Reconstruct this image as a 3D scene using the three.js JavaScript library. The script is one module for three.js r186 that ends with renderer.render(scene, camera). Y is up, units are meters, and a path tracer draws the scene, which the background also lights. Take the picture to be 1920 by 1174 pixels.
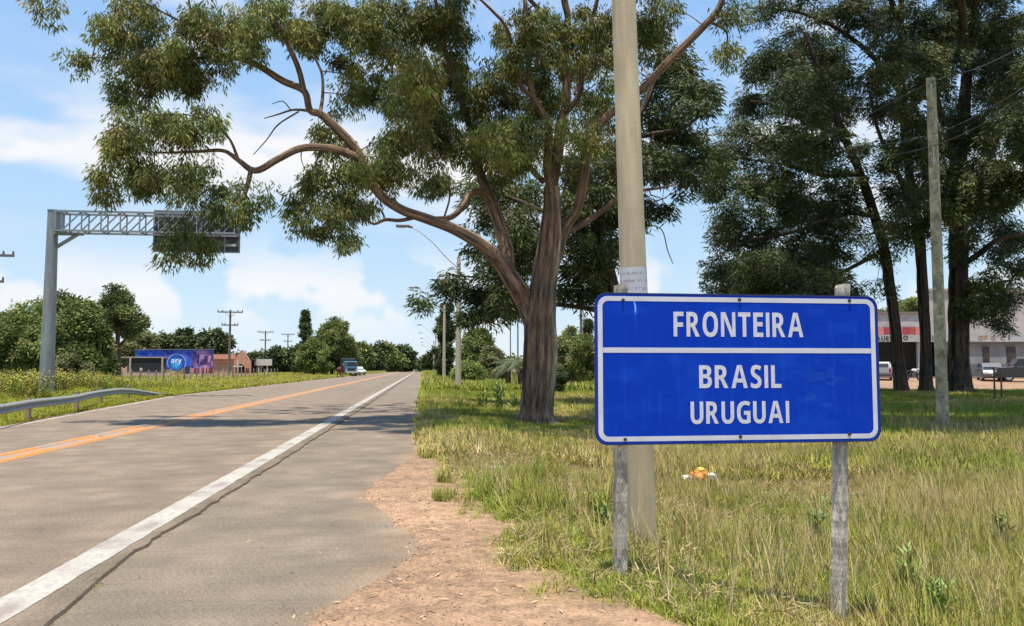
import * as THREE from 'three';
import { mergeGeometries, mergeVertices } from 'three/addons/utils/BufferGeometryUtils.js';
import { RoundedBoxGeometry } from 'three/addons/geometries/RoundedBoxGeometry.js';
import { MarchingCubes } from 'three/addons/objects/MarchingCubes.js';
import { FontLoader } from 'three/addons/loaders/FontLoader.js';

// ---------------------------------------------------------------- camera
const scene = new THREE.Scene();
const F = 1507, CX = 960, CY = 587;                       // focal length and centre of the photograph, in its pixels
const camera = new THREE.PerspectiveCamera(2 * Math.atan(CY / F) * 180 / Math.PI, 1920 / 1174, 0.1, 4000);
camera.position.set(0, 1.45, 0);
const pitch = Math.atan(101 / F), yaw = Math.atan(165 / F);
camera.rotation.set(pitch, -yaw, 0, 'YXZ');
camera.updateMatrixWorld(true);

// ---------------------------------------------------------------- sky, sun, exposure
const sunDir = new THREE.Vector3(-0.05, 0.97, 0.17).normalize();
const sun = new THREE.DirectionalLight(new THREE.Color(1, 0.905, 0.765), 5);
sun.position.copy(sunDir).multiplyScalar(120).add(new THREE.Vector3(0, 0, -35));
sun.target.position.set(0, 0, -35); scene.add(sun, sun.target);
sun.castShadow = true; sun.shadow.mapSize.set(4096, 4096);
Object.assign(sun.shadow.camera, { left: -70, right: 70, top: 70, bottom: -70, near: 1, far: 300 });
const renderer = new THREE.WebGLRenderer({ antialias: true });
renderer.toneMapping = THREE.LinearToneMapping;
renderer.toneMappingExposure = 1.4;
renderer.shadowMap.enabled = true;
renderer.setSize(1024, 626);

// ---------------------------------------------------------------- helpers
function mulberry(a) { return () => { a |= 0; a = a + 0x6D2B79F5 | 0; let t = Math.imul(a ^ a >>> 15, 1 | a); t = t + Math.imul(t ^ t >>> 7, 61 | t) ^ t; return ((t ^ t >>> 14) >>> 0) / 4294967296; }; }
const rnd = mulberry(20240517);
const rr = (a, b) => a + (b - a) * rnd();
const clamp = (x, a, b) => Math.min(b, Math.max(a, x));
const sstep = (a, b, x) => { const t = clamp((x - a) / (b - a), 0, 1); return t * t * (3 - 2 * t); };
const mix = (a, b, t) => a + (b - a) * t;
function interp(tab, x) { if (x <= tab[0][0]) return tab[0][1]; for (let i = 1; i < tab.length; i++) if (x <= tab[i][0]) return mix(tab[i - 1][1], tab[i][1], (x - tab[i - 1][0]) / (tab[i][0] - tab[i - 1][0])); return tab[tab.length - 1][1]; }
const HT = new Float32Array(4096); { const r0 = mulberry(77); for (let i = 0; i < 4096; i++) HT[i] = r0(); }
const hsh = (x, y, z) => HT[(Math.imul(x, 73856093) ^ Math.imul(y, 19349663) ^ Math.imul(z, 83492791)) >>> 3 & 4095];
function vnoise(x, y, z = 0) {
  const xi = Math.floor(x), yi = Math.floor(y), zi = Math.floor(z); let u = x - xi, v = y - yi, w = z - zi;
  u = u * u * (3 - 2 * u); v = v * v * (3 - 2 * v); w = w * w * (3 - 2 * w);
  const a = mix(mix(hsh(xi, yi, zi), hsh(xi + 1, yi, zi), u), mix(hsh(xi, yi + 1, zi), hsh(xi + 1, yi + 1, zi), u), v);
  const b = mix(mix(hsh(xi, yi, zi + 1), hsh(xi + 1, yi, zi + 1), u), mix(hsh(xi, yi + 1, zi + 1), hsh(xi + 1, yi + 1, zi + 1), u), v);
  return mix(a, b, w);
}
function fbm(x, y, z = 0, o = 4) { let s = 0, a = 0.5, n = 0; for (let i = 0; i < o; i++) { s += a * vnoise(x, y, z); n += a; a *= 0.5; x = x * 2.03 + 7.1; y = y * 2.03 + 3.7; z = z * 2.03 + 1.3; } return s / n; }

// pixel of the photograph + distance along the lens axis -> a point in the place
const AX = new THREE.Vector3(), AY = new THREE.Vector3(), AZ = new THREE.Vector3(); camera.matrixWorld.extractBasis(AX, AY, AZ);
const P = (px, py, d) => camera.position.clone().addScaledVector(AZ, -d).addScaledVector(AX, (px - CX) / F * d).addScaledVector(AY, (CY - py) / F * d);
function G(px, py, y = 0) { const p = P(px, py, 1).sub(camera.position); return camera.position.clone().addScaledVector(p, (y - camera.position.y) / p.y); }
const depthOf = (x, z) => -(x * AZ.x + z * AZ.z);

const used = new Map();
function numbered(n) { const k = used.get(n) || 0; used.set(n, k + 1); return k ? n + '_' + String(k).padStart(3, '0') : n; }
function sh(o) { o.castShadow = true; o.receiveShadow = true; return o; }
function tag(o, label, category, group, kind) { o.userData.label = label; o.userData.category = category; if (group) o.userData.group = group; if (kind) o.userData.kind = kind; return o; }
function thing(name, label, category, pos = [0, 0, 0], turn = 0, group) { const o = new THREE.Group(); o.name = numbered(name); o.position.set(...pos); o.rotation.y = turn; scene.add(o); return tag(o, label, category, group); }
function part(name, geo, mat, parent) { const g = Array.isArray(geo) ? merge(geo) : geo; const m = sh(new THREE.Mesh(g, mat)); m.name = name; parent.add(m); return m; }
function single(name, geo, mat, label, category, group) { const g = Array.isArray(geo) ? merge(geo) : geo; const m = sh(new THREE.Mesh(g, mat)); m.name = numbered(name); scene.add(m); return tag(m, label, category, group); }
function struct(name, geo, mat) { const m = sh(new THREE.Mesh(Array.isArray(geo) ? merge(geo) : geo, mat)); m.name = numbered(name); m.userData.kind = 'structure'; scene.add(m); return m; }
function copyOf(o, pos, turn, label, group) { const c = o.clone(); c.name = numbered(o.name.replace(/_\d{3}$/, '')); c.userData = { ...o.userData }; c.position.set(...pos); c.rotation.y = turn; if (label) c.userData.label = label; if (group) c.userData.group = group; scene.add(c); return c; }
function merge(list) { const a = list.map((g) => { let q = g.index ? g.toNonIndexed() : g; for (const k of Object.keys(q.attributes)) if (!['position', 'normal', 'uv'].includes(k)) { q = q.clone(); q.deleteAttribute(k); } return q; }); return mergeGeometries(a); }
const box = (w, h, d, x = 0, y = 0, z = 0, ry = 0, rz = 0) => { const g = new THREE.BoxGeometry(w, h, d); if (rz) g.rotateZ(rz); if (ry) g.rotateY(ry); return g.translate(x, y, z); };
const rbox = (w, h, d, r, x = 0, y = 0, z = 0) => new RoundedBoxGeometry(w, h, d, 2, r).translate(x, y, z);
const cyl = (r1, r2, h, x = 0, y = 0, z = 0, s = 12) => new THREE.CylinderGeometry(r1, r2, h, s).translate(x, y, z);
function bar(a, b, r, s = 6) { const A = new THREE.Vector3(...a), B = new THREE.Vector3(...b), v = B.clone().sub(A); const g = new THREE.CylinderGeometry(r, r, v.length(), s); g.applyQuaternion(new THREE.Quaternion().setFromUnitVectors(new THREE.Vector3(0, 1, 0), v.clone().normalize())); return g.translate(...A.add(B).multiplyScalar(0.5).toArray()); }
function bbar(a, b, w) { const A = new THREE.Vector3(...a), B = new THREE.Vector3(...b), v = B.clone().sub(A); const g = new THREE.BoxGeometry(w, v.length(), w); g.applyQuaternion(new THREE.Quaternion().setFromUnitVectors(new THREE.Vector3(0, 1, 0), v.clone().normalize())); return g.translate(...A.add(B).multiplyScalar(0.5).toArray()); }
// tapered tube through points with a radius at each; relief(theta, metres) gives radius factor
function tube(pts, radii, seg = 10, per = 4, relief = null, capEnd = true) {
  const c = new THREE.CatmullRomCurve3(pts, false, 'centripetal'), n = (pts.length - 1) * per, len = c.getLength();
  const uRep = Math.max(1, Math.round(radii[Math.floor(radii.length / 2)] * 6.3)), pos = [], uv = [], idx = []; let N = null, prevT = null;
  for (let i = 0; i <= n; i++) {
    const t = i / n, p = c.getPoint(t), T = c.getTangent(t), k = t * (pts.length - 1), k0 = Math.min(Math.floor(k), pts.length - 2), r = mix(radii[k0], radii[k0 + 1], k - k0);
    if (!N) { N = new THREE.Vector3(0, 0, 1); if (Math.abs(T.z) > 0.9) N.set(1, 0, 0); N.addScaledVector(T, -N.dot(T)).normalize(); } else { N.applyQuaternion(new THREE.Quaternion().setFromUnitVectors(prevT, T)); N.addScaledVector(T, -N.dot(T)).normalize(); }
    prevT = T; const B = T.clone().cross(N);
    for (let j = 0; j <= seg; j++) { const a = j / seg * Math.PI * 2, q = r * (relief ? relief(a, t * len, r) : 1); pos.push(p.x + (N.x * Math.cos(a) + B.x * Math.sin(a)) * q, p.y + (N.y * Math.cos(a) + B.y * Math.sin(a)) * q, p.z + (N.z * Math.cos(a) + B.z * Math.sin(a)) * q); uv.push(j / seg * uRep, t * len); }
  }
  const w = seg + 1;
  for (let i = 0; i < n; i++) for (let j = 0; j < seg; j++) { const a = i * w + j; idx.push(a, a + 1, a + w, a + 1, a + w + 1, a + w); }
  if (capEnd) { const e = pts[pts.length - 1], ci = pos.length / 3; pos.push(e.x, e.y, e.z); uv.push(0, len); for (let j = 0; j < seg; j++) idx.push(n * w + j, n * w + j + 1, ci); }
  const g = new THREE.BufferGeometry(); g.setAttribute('position', new THREE.Float32BufferAttribute(pos, 3)); g.setAttribute('uv', new THREE.Float32BufferAttribute(uv, 2)); g.setIndex(idx); g.computeVertexNormals();
  const nn = g.attributes.normal; for (let i = 0; i <= n; i++) { const a = i * w, b = a + seg, v = new THREE.Vector3(nn.getX(a) + nn.getX(b), nn.getY(a) + nn.getY(b), nn.getZ(a) + nn.getZ(b)).normalize(); nn.setXYZ(a, v.x, v.y, v.z); nn.setXYZ(b, v.x, v.y, v.z); }
  return g;
}
function tex(w, h, fn, srgb = true, rep = [1, 1]) {
  const d = new Uint8Array(w * h * 4);
  for (let y = 0; y < h; y++) for (let x = 0; x < w; x++) { const c = fn(x / w, y / h, x, y), o = (y * w + x) * 4; d[o] = clamp(c[0], 0, 1) * 255; d[o + 1] = clamp(c[1], 0, 1) * 255; d[o + 2] = clamp(c[2], 0, 1) * 255; d[o + 3] = 255; }
  const t = new THREE.DataTexture(d, w, h); t.wrapS = t.wrapT = THREE.RepeatWrapping; t.magFilter = THREE.LinearFilter; t.minFilter = THREE.LinearMipmapLinearFilter; t.generateMipmaps = true; t.colorSpace = srgb ? THREE.SRGBColorSpace : THREE.NoColorSpace; t.repeat.set(...rep); t.needsUpdate = true; return t;
}
// noise that repeats over [0,1)
function tnoise(u, v, f, z = 0) { const x = u * f, y = v * f, xi = Math.floor(x), yi = Math.floor(y); let a = x - xi, b = y - yi; a = a * a * (3 - 2 * a); b = b * b * (3 - 2 * b); const m = (q) => ((q % f) + f) % f; return mix(mix(hsh(m(xi), m(yi), z), hsh(m(xi + 1), m(yi), z), a), mix(hsh(m(xi), m(yi + 1), z), hsh(m(xi + 1), m(yi + 1), z), a), b); }
const tf = (u, v, f, o = 4, z = 0) => { let s = 0, a = 0.5, n = 0; for (let i = 0; i < o; i++) { s += a * tnoise(u, v, f, z + i); n += a; a *= 0.5; f *= 2; } return s / n; };
const tf2 = (u, v, fu, fv, o = 3, z = 0) => { let s = 0, a = 0.5, n = 0; for (let i = 0; i < o; i++) { const x = u * fu, y = v * fv, xi = Math.floor(x), yi = Math.floor(y); let p = x - xi, q = y - yi; p = p * p * (3 - 2 * p); q = q * q * (3 - 2 * q); const X = xi % fu, X1 = (xi + 1) % fu, Y = yi % fv, Y1 = (yi + 1) % fv; s += a * mix(mix(hsh(X, Y, z + i), hsh(X1, Y, z + i), p), mix(hsh(X, Y1, z + i), hsh(X1, Y1, z + i), p), q); n += a; a *= 0.5; fu *= 2; fv *= 2; } return s / n; };   // stretched noise that repeats
const col = (r, g, b) => new THREE.Color().setRGB(r, g, b);
const std = (c, rough = 0.8, extra = {}) => new THREE.MeshStandardMaterial({ color: Array.isArray(c) ? col(...c) : c, roughness: rough, ...extra });

// ---------------------------------------------------------------- the sky (air and clouds)
{
  const W = 2048, H = 1024, d = new Float32Array(W * H * 4);
  const base = [[-90, [0.38, 0.42, 0.45]], [-1, [0.52, 0.62, 0.70]], [2, [0.52, 0.63, 0.705]], [8, [0.375, 0.54, 0.705]], [14, [0.315, 0.485, 0.70]], [24, [0.225, 0.395, 0.675]], [40, [0.13, 0.28, 0.57]], [90, [0.08, 0.19, 0.45]]];
  for (let y = 0; y < H; y++) {
    const el = (y + 0.5) / H * 180 - 90; let i = 1; while (i < base.length - 1 && el > base[i][0]) i++;
    const t = clamp((el - base[i - 1][0]) / (base[i][0] - base[i - 1][0]), 0, 1), b = [0, 1, 2].map((c) => mix(base[i - 1][1][c], base[i][1][c], t));
    const ce = Math.cos(el * Math.PI / 180), se = Math.sin(el * Math.PI / 180);
    for (let x = 0; x < W; x++) {
      let k = 0;
      if (el > -2) {
        const az = ((x + 0.5) / W - 0.5) * 2 * Math.PI;                       // three.js: u = atan2(z, x) / 2pi + 0.5
        const dx = Math.cos(az) * ce, dz = Math.sin(az) * ce;
        const ax = dx * 6, az6 = dz * 6;
        const wob = (fbm(ax * 0.5 + 3, az6 * 0.5, 2, 3) - 0.5) * 7;
        const e2 = el + wob;
        const bandA = Math.exp(-(((e2 - 13.2) / 3.4) ** 2)), bandB = Math.exp(-(((e2 - 4.6) / 2.6) ** 2)), bandC = 0.55 * Math.exp(-(((e2 - 21) / 3.2) ** 2)), bandD = 0.5 * Math.exp(-(((e2 - 33) / 7) ** 2));
        const streak = fbm(ax * 1.1 + 11, se * 22, az6 * 1.1, 5), fine = fbm(ax * 2.6, se * 34, az6 * 2.6 + 5, 5);
        const puff = fbm(ax * 3.2 + 40, se * 26, az6 * 3.2, 5);
        k = bandA * sstep(0.38, 0.62, streak) * 1.0 + bandC * sstep(0.46, 0.74, fine) + bandD * sstep(0.45, 0.75, streak);
        k = Math.max(k, bandB * sstep(0.44, 0.58, puff) * 0.85, 0.6 * sstep(2.5, -1, el));
        k = clamp(k * (0.72 + 0.5 * fine), 0, 0.96);
      }
      const o = (y * W + x) * 4, c = [0.70, 0.695, 0.70]; for (let q = 0; q < 3; q++) d[o + q] = mix(b[q], c[q], k); d[o + 3] = 1;
    }
  }
  const t = new THREE.DataTexture(d, W, H, THREE.RGBAFormat, THREE.FloatType); t.mapping = THREE.EquirectangularReflectionMapping; t.magFilter = THREE.LinearFilter; t.minFilter = THREE.LinearFilter; t.colorSpace = THREE.LinearSRGBColorSpace; t.needsUpdate = true;
  scene.background = t; scene.environment = t;
}

// ---------------------------------------------------------------- ground and road
const BOUND = [[2, -0.72], [4.3, -0.68], [5.0, -0.66], [5.7, -0.36], [6.6, -0.08], [7.2, -0.11], [8.0, -0.34], [9.2, -0.64], [10, -0.69], [11.4, -0.49], [13.3, -0.24], [15, -0.16], [60, -0.15], [120, 0.1], [900, 0.1]];   // edge of the shoulder asphalt
const GRASS = [[2.5, 3.6], [3.6, 2.4], [4.2, 1.9], [4.6, 1.42], [5.0, 0.95], [5.4, 0.62], [6.3, 0.55], [8, 0.5], [10.3, 0.44], [13, 0.22], [16, 0.03], [22, -0.04], [900, 0.25]];     // where the grass starts
const LEFT = [[0, -9.7], [17, -9.8], [26, -10.9], [42, -12.6], [90, -11.9], [200, -10.6], [900, -10.6]];   // left edge of the carriageway
const bx = (d) => interp(BOUND, d), gx = (d) => interp(GRASS, d), lx = (d) => interp(LEFT, d);
function groundY(x, z) {
  const d = -z;
  if (x < -5) { const s = lx(d) - x + (fbm(z * 1.3, 4, 0, 3) - 0.5) * 0.3; return -0.13 + sstep(-0.25, 0.12, s) * 0.14 + (s > 0 ? (fbm(x * 0.3, z * 0.3, 1, 3) - 0.5) * 0.10 * sstep(0.2, 2, s) : 0); }
  const s = x - bx(d) + (fbm(x * 3.2, z * 3.2, 5, 4) - 0.5) * 0.16;
  let y = -0.13 + sstep(-0.16, 0.07, s) * 0.119;
  if (s > 0) {
    const fade = 1 - 0.86 * sstep(9, 21, d);
    y -= clamp(0.235 * (x - 1.3), 0, 0.62) * fade * sstep(1.0, 1.8, x);
    y += sstep(46, 72, d) * 0.6 * sstep(8, 16, x);
    y += (fbm(x * 0.9, z * 0.9, 9, 4) - 0.5) * 0.09 * sstep(0.2, 1.5, s) + (fbm(x * 7, z * 7, 3, 3) - 0.5) * 0.02;
  }
  return y;
}
function axisSteps(lo, fineA, fineB, hi, step, grow) { const a = []; for (let v = fineA; v <= fineB; v += step) a.push(v); let s = step, v = a[a.length - 1]; while (v < hi) { s *= grow; v += s; a.push(Math.min(v, hi)); } s = step; v = fineA; while (v > lo) { s *= grow; v -= s; a.unshift(Math.max(v, lo)); } return a; }
const grainTex = tex(512, 512, (u, v) => { const a = tf(u, v, 128, 2), b = tf(u, v, 16, 4, 7), k = 0.74 + 0.34 * (a - 0.5) + 0.3 * (b - 0.5); return [k, k, k]; });
const grainBump = tex(512, 512, (u, v) => { const k = 0.6 * tf(u, v, 96, 3) + 0.4 * tf(u, v, 12, 3, 4); return [k, k, k]; }, false);
{
  const xs = axisSteps(-600, -1.1, 5.2, 600, 0.055, 1.09), zs = axisSteps(-40, 2.6, 13, 1500, 0.055, 1.07).map((d) => -d);
  const pos = [], uv = [], cl = [], idx = [];
  for (const z of zs) for (const x of xs) {
    pos.push(x, groundY(x, z), z); uv.push(x / 1.7, z / 1.7);
    const d = -z, s = x - gx(d), n = fbm(x * 1.6, z * 1.6, 21, 4), n2 = fbm(x * 0.35, z * 0.35, 31, 3);
    let soil = [0.20, 0.165, 0.075], dirt = [0.445, 0.285, 0.172];
    let g = x > -5 ? sstep(-0.15, 0.5, s + (n - 0.5) * 1.3) : 1;
    if (x > 13 && d > 44) g *= 1 - sstep(49, 52, depthOf(x, z) + (n - 0.5) * 4);
    if (x < -5) { const q = lx(d) - x; g = sstep(0.0, 0.6, q + (n - 0.5) * 0.5); if (d > 60 && q > 18) g *= 0.75; }
    const v = 0.8 + 0.4 * n2; soil = [mix(0.18, 0.31, n), mix(0.17, 0.24, n), 0.065];
    for (let c = 0; c < 3; c++) cl.push(mix(dirt[c] * (0.82 + 0.36 * n), soil[c], g) * v * 1.3);
  }
  const w = xs.length; for (let i = 0; i < zs.length - 1; i++) for (let j = 0; j < w - 1; j++) { const a = i * w + j; idx.push(a, a + 1, a + w, a + 1, a + w + 1, a + w); }
  const g = new THREE.BufferGeometry(); g.setAttribute('position', new THREE.Float32BufferAttribute(pos, 3)); g.setAttribute('uv', new THREE.Float32BufferAttribute(uv, 2)); g.setAttribute('color', new THREE.Float32BufferAttribute(cl, 3)); g.setIndex(idx); g.computeVertexNormals();
  struct('ground', g, new THREE.MeshStandardMaterial({ vertexColors: true, map: grainTex, bumpMap: grainBump, bumpScale: 0.01, roughness: 0.96 }));
}
// asphalt
const asphTex = tex(1024, 1024, (u, v) => { const a = tnoise(u, v, 512, 1), a2 = tnoise(u, v, 256, 2), b = tf(u, v, 8, 5, 9), c = tf(u, v, 3, 3, 30); const sp = a > 0.92 ? 0.26 : a < 0.08 ? -0.26 : 0, rg = Math.abs(tf(u, v, 5, 4, 50) - 0.5), cr = tf(u, v, 3, 3, 60) > 0.52 ? sstep(0.006, 0.0, rg) * 0.16 : 0; const k = 0.76 + 0.16 * (a - 0.5) + 0.12 * (a2 - 0.5) + 0.18 * (b - 0.5) + 0.12 * (c - 0.5) + sp * 0.7 - cr; return [k, k * 0.985, k * 0.965]; });
const asphBump = tex(512, 512, (u, v) => { const k = 0.6 * tnoise(u, v, 256, 1) + 0.4 * tnoise(u, v, 128, 2); return [k, k, k]; }, false);
function sheet(name, x0, x1, y, dA, dB, mat, nx, colFn, step = 0.12) {    // a strip along the road between two edges that are functions of the distance
  const zs = axisSteps(dA, 3, 16, dB, step, 1.06), pos = [], uv = [], cl = [], idx = [];
  for (const d of zs) { const a = x0(d), b = x1(d); for (let j = 0; j <= nx; j++) { const x = mix(a, b, j / nx); pos.push(x, y, -d); uv.push(x / 2.6, d / 2.6); cl.push(...colFn(x, d)); } }
  const w = nx + 1; for (let i = 0; i < zs.length - 1; i++) for (let j = 0; j < nx; j++) { const a = i * w + j; idx.push(a, a + 1, a + w, a + 1, a + w + 1, a + w); }
  const g = new THREE.BufferGeometry(); g.setAttribute('position', new THREE.Float32BufferAttribute(pos, 3)); g.setAttribute('uv', new THREE.Float32BufferAttribute(uv, 2)); g.setAttribute('color', new THREE.Float32BufferAttribute(cl, 3)); g.setIndex(idx); g.computeVertexNormals();
  return struct(name, g, mat);
}
const asphalt = new THREE.MeshStandardMaterial({ vertexColors: true, map: asphTex, bumpMap: asphBump, bumpScale: 0.006, roughness: 0.9 });
const EDGE = [[0, -2.08], [4, -2.1], [5.2, -2.14], [6.2, -2.23], [7.5, -2.26], [12, -2.22], [30, -2.16], [900, -2.1]];
const ragged = (d) => interp(EDGE, d) + (fbm(d * 0.8, 2, 0, 3) - 0.5) * 0.06 + (fbm(d * 5, 5, 0, 5) - 0.5) * 0.09;
const asphCol = (x, d) => { const lane = Math.exp(-(((x + 3.4) / 0.35) ** 2)) + Math.exp(-(((x + 5.2) / 0.35) ** 2)), n = fbm(x * 0.8, d * 0.12, 3, 4), m = fbm(x * 1.7, d * 1.3, 8, 4); const k = 1.17 * (0.82 + 0.22 * n + 0.08 * (m - 0.5)) * (1 - 0.09 * lane); const old = x > -2.365 ? 0.78 : 1; return [0.345 * k * old, 0.278 * k * old, 0.208 * k * old]; };
const road = sheet('road', (d) => lx(d), ragged, 0, -30, 1200, asphalt, 60, asphCol, 0.05);
{ // the broken edge of the carriageway: a step of 35 mm with a face of its own
  const ds = []; for (let d = -5; d < 60; d += 0.05) ds.push(d); const pos = [], uv = [], idx = [], cl = [];
  ds.forEach((d, i) => { const x = ragged(d), e = 0.012 + 0.012 * vnoise(d * 14, 3); pos.push(x, 0, -d, x + e, -0.06, -d); uv.push(0, d, 0.1, d); cl.push(...asphCol(-2.1, d), ...asphCol(-2.1, d)); if (i) { const a = (i - 1) * 2; idx.push(a, a + 1, a + 2, a + 1, a + 3, a + 2); } });
  const g = new THREE.BufferGeometry(); g.setAttribute('position', new THREE.Float32BufferAttribute(pos, 3)); g.setAttribute('uv', new THREE.Float32BufferAttribute(uv, 2)); g.setAttribute('color', new THREE.Float32BufferAttribute(cl, 3)); g.setIndex(idx); g.computeVertexNormals();
  struct('road_edge', g, asphalt);
}
const shoulderCol = (x, d) => { const n = fbm(x * 1.1, d * 0.5, 13, 4), m = fbm(x * 3, d * 3, 18, 4), sand = sstep(-0.3, 0.06, x - bx(d) + (m - 0.5) * 0.8) * 0.6 + 0.55 * sstep(0.52, 0.7, fbm(x * 0.6, d * 0.25, 41, 4)) * sstep(9, 13, d), k = 1.26 * (0.82 + 0.2 * n + 0.1 * (m - 0.5)); return [mix(0.30, 0.41, sand) * k, mix(0.25, 0.305, sand) * k, mix(0.192, 0.205, sand) * k]; };
sheet('road_shoulder', (d) => ragged(d) + 0.004 + 0.02 * sstep(0.45, 0.75, fbm(d * 3.3, 9, 0, 3)) * sstep(9, 4, d), (d) => bx(d) + 0.7, -0.026, -30, 1200, asphalt, 26, shoulderCol, 0.05);
// markings
const paintTex = (r, g, b, wear) => tex(256, 512, (u, v) => { const n = tf(u, v, 6, 5, 3), f = tnoise(u, v, 128, 5), s = tf2(u, v, 24, 6, 3, 9); const w = sstep(wear, wear + 0.16, n * 0.55 + f * 0.25 + s * 0.3); const k = 0.9 + 0.2 * (f - 0.5); return [mix(r, 0.62, w) * k, mix(g, 0.58, w) * k, mix(b, 0.55, w) * k]; });
const whitePaint = new THREE.MeshStandardMaterial({ map: paintTex(0.74, 0.725, 0.685, 0.52), roughness: 0.85 });
const fadedWhite = new THREE.MeshStandardMaterial({ map: paintTex(0.78, 0.73, 0.66, 0.5), roughness: 0.9 });
const orangePaint = new THREE.MeshStandardMaterial({ map: paintTex(0.82, 0.54, 0.22, 0.52), roughness: 0.85 });
const stainPaint = new THREE.MeshStandardMaterial({ map: paintTex(0.74, 0.56, 0.40, 0.45), roughness: 0.9 });
const ones = () => [1, 1, 1];
const line = (name, xa, wd, y, mat, f = 0) => sheet(name, (d) => xa + f * (lx(d) - lx(10)) + (fbm(d * 4, xa, 0, 4) - 0.5) * 0.03, (d) => xa + wd + f * (lx(d) - lx(10)) + (fbm(d * 4, xa + 5, 0, 4) - 0.5) * 0.035, y, -30, 1000, mat, 2, ones, 0.05);
line('edge_line', -2.625, 0.26, 0.004, whitePaint);
line('edge_line', -9.55, 0.16, 0.004, fadedWhite, 1);
line('centre_line', -7.02, 0.72, 0.004, stainPaint);
line('centre_line', -6.98, 0.17, 0.008, orangePaint);
line('centre_line', -6.55, 0.17, 0.008, orangePaint);
// road studs along the centre line
{
  const gStud = new THREE.CylinderGeometry(0.06, 0.13, 0.05, 12, 1).scale(1.0, 1, 0.8), studM = std([0.34, 0.19, 0.09], 0.6);
  for (let i = 0; i < 16; i++) { const d = 13.1 + i * 4.4; const m = sh(new THREE.Mesh(gStud, studM)); m.name = numbered('road_stud'); m.position.set(-6.69 + rr(-0.03, 0.03), 0.028, -d); scene.add(m); tag(m, 'small brown raised road stud between the two orange centre lines', 'road stud', 'studs along the centre line'); }
}
console.log('ground done');
// ---------------------------------------------------------------- the border sign
const font = await new FontLoader().loadAsync('fonts/droid/droid_sans_bold.typeface.json');
const glyph = (ch) => ch === 'I' ? [new THREE.Shape([[0, 0], [0.205, 0], [0.205, CAP], [0, CAP]].map((v) => new THREE.Vector2(...v)))] : font.generateShapes(ch, 1);
const CAP = (() => { const g = new THREE.ShapeGeometry(font.generateShapes('E', 1)); g.computeBoundingBox(); return g.boundingBox.max.y; })();
const concreteTex = tex(512, 512, (u, v) => { const a = tf(u, v, 6, 5, 2), b = tnoise(u, v, 200, 3), s = tf2(u, v, 20, 4, 3, 6), k = 0.77 + 0.16 * (a - 0.5) + 0.06 * (b - 0.5) + 0.12 * (s - 0.5); return [k * 1.02, k, k * 0.93]; });
const concreteBump = tex(256, 256, (u, v) => { const k = 0.5 * tnoise(u, v, 128, 3) + 0.5 * tf(u, v, 10, 4, 1); return [k, k, k]; }, false);
const postTex = tex(256, 1024, (u, v) => { const a = tf(u, v, 5, 5, 2), b = tnoise(u, v, 128, 3), c = sstep(0.52, 0.62, tf2(u, v, 6, 24, 4, 11)), w = sstep(0.57, 0.64, tf2(u, v, 6, 24, 4, 17)), k = 0.76 + 0.16 * (a - 0.5) + 0.1 * (b - 0.5) - 0.14 * c + 0.1 * w; return [k, k * 0.98, k * 0.94]; });
const poleConc = new THREE.MeshStandardMaterial({ map: concreteTex, color: col(0.98, 0.86, 0.66), bumpMap: concreteBump, bumpScale: 0.0015, roughness: 0.92 });
const postConc = new THREE.MeshStandardMaterial({ map: postTex, color: col(0.98, 0.93, 0.84), bumpMap: concreteBump, bumpScale: 0.01, roughness: 0.95 });
const galv = new THREE.MeshStandardMaterial({ color: col(0.40, 0.43, 0.45), roughness: 0.55, metalness: 0.35, map: tex(256, 256, (u, v) => { const k = 0.82 + 0.2 * (tf(u, v, 16, 4, 2) - 0.5); return [k, k, k]; }) });
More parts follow.
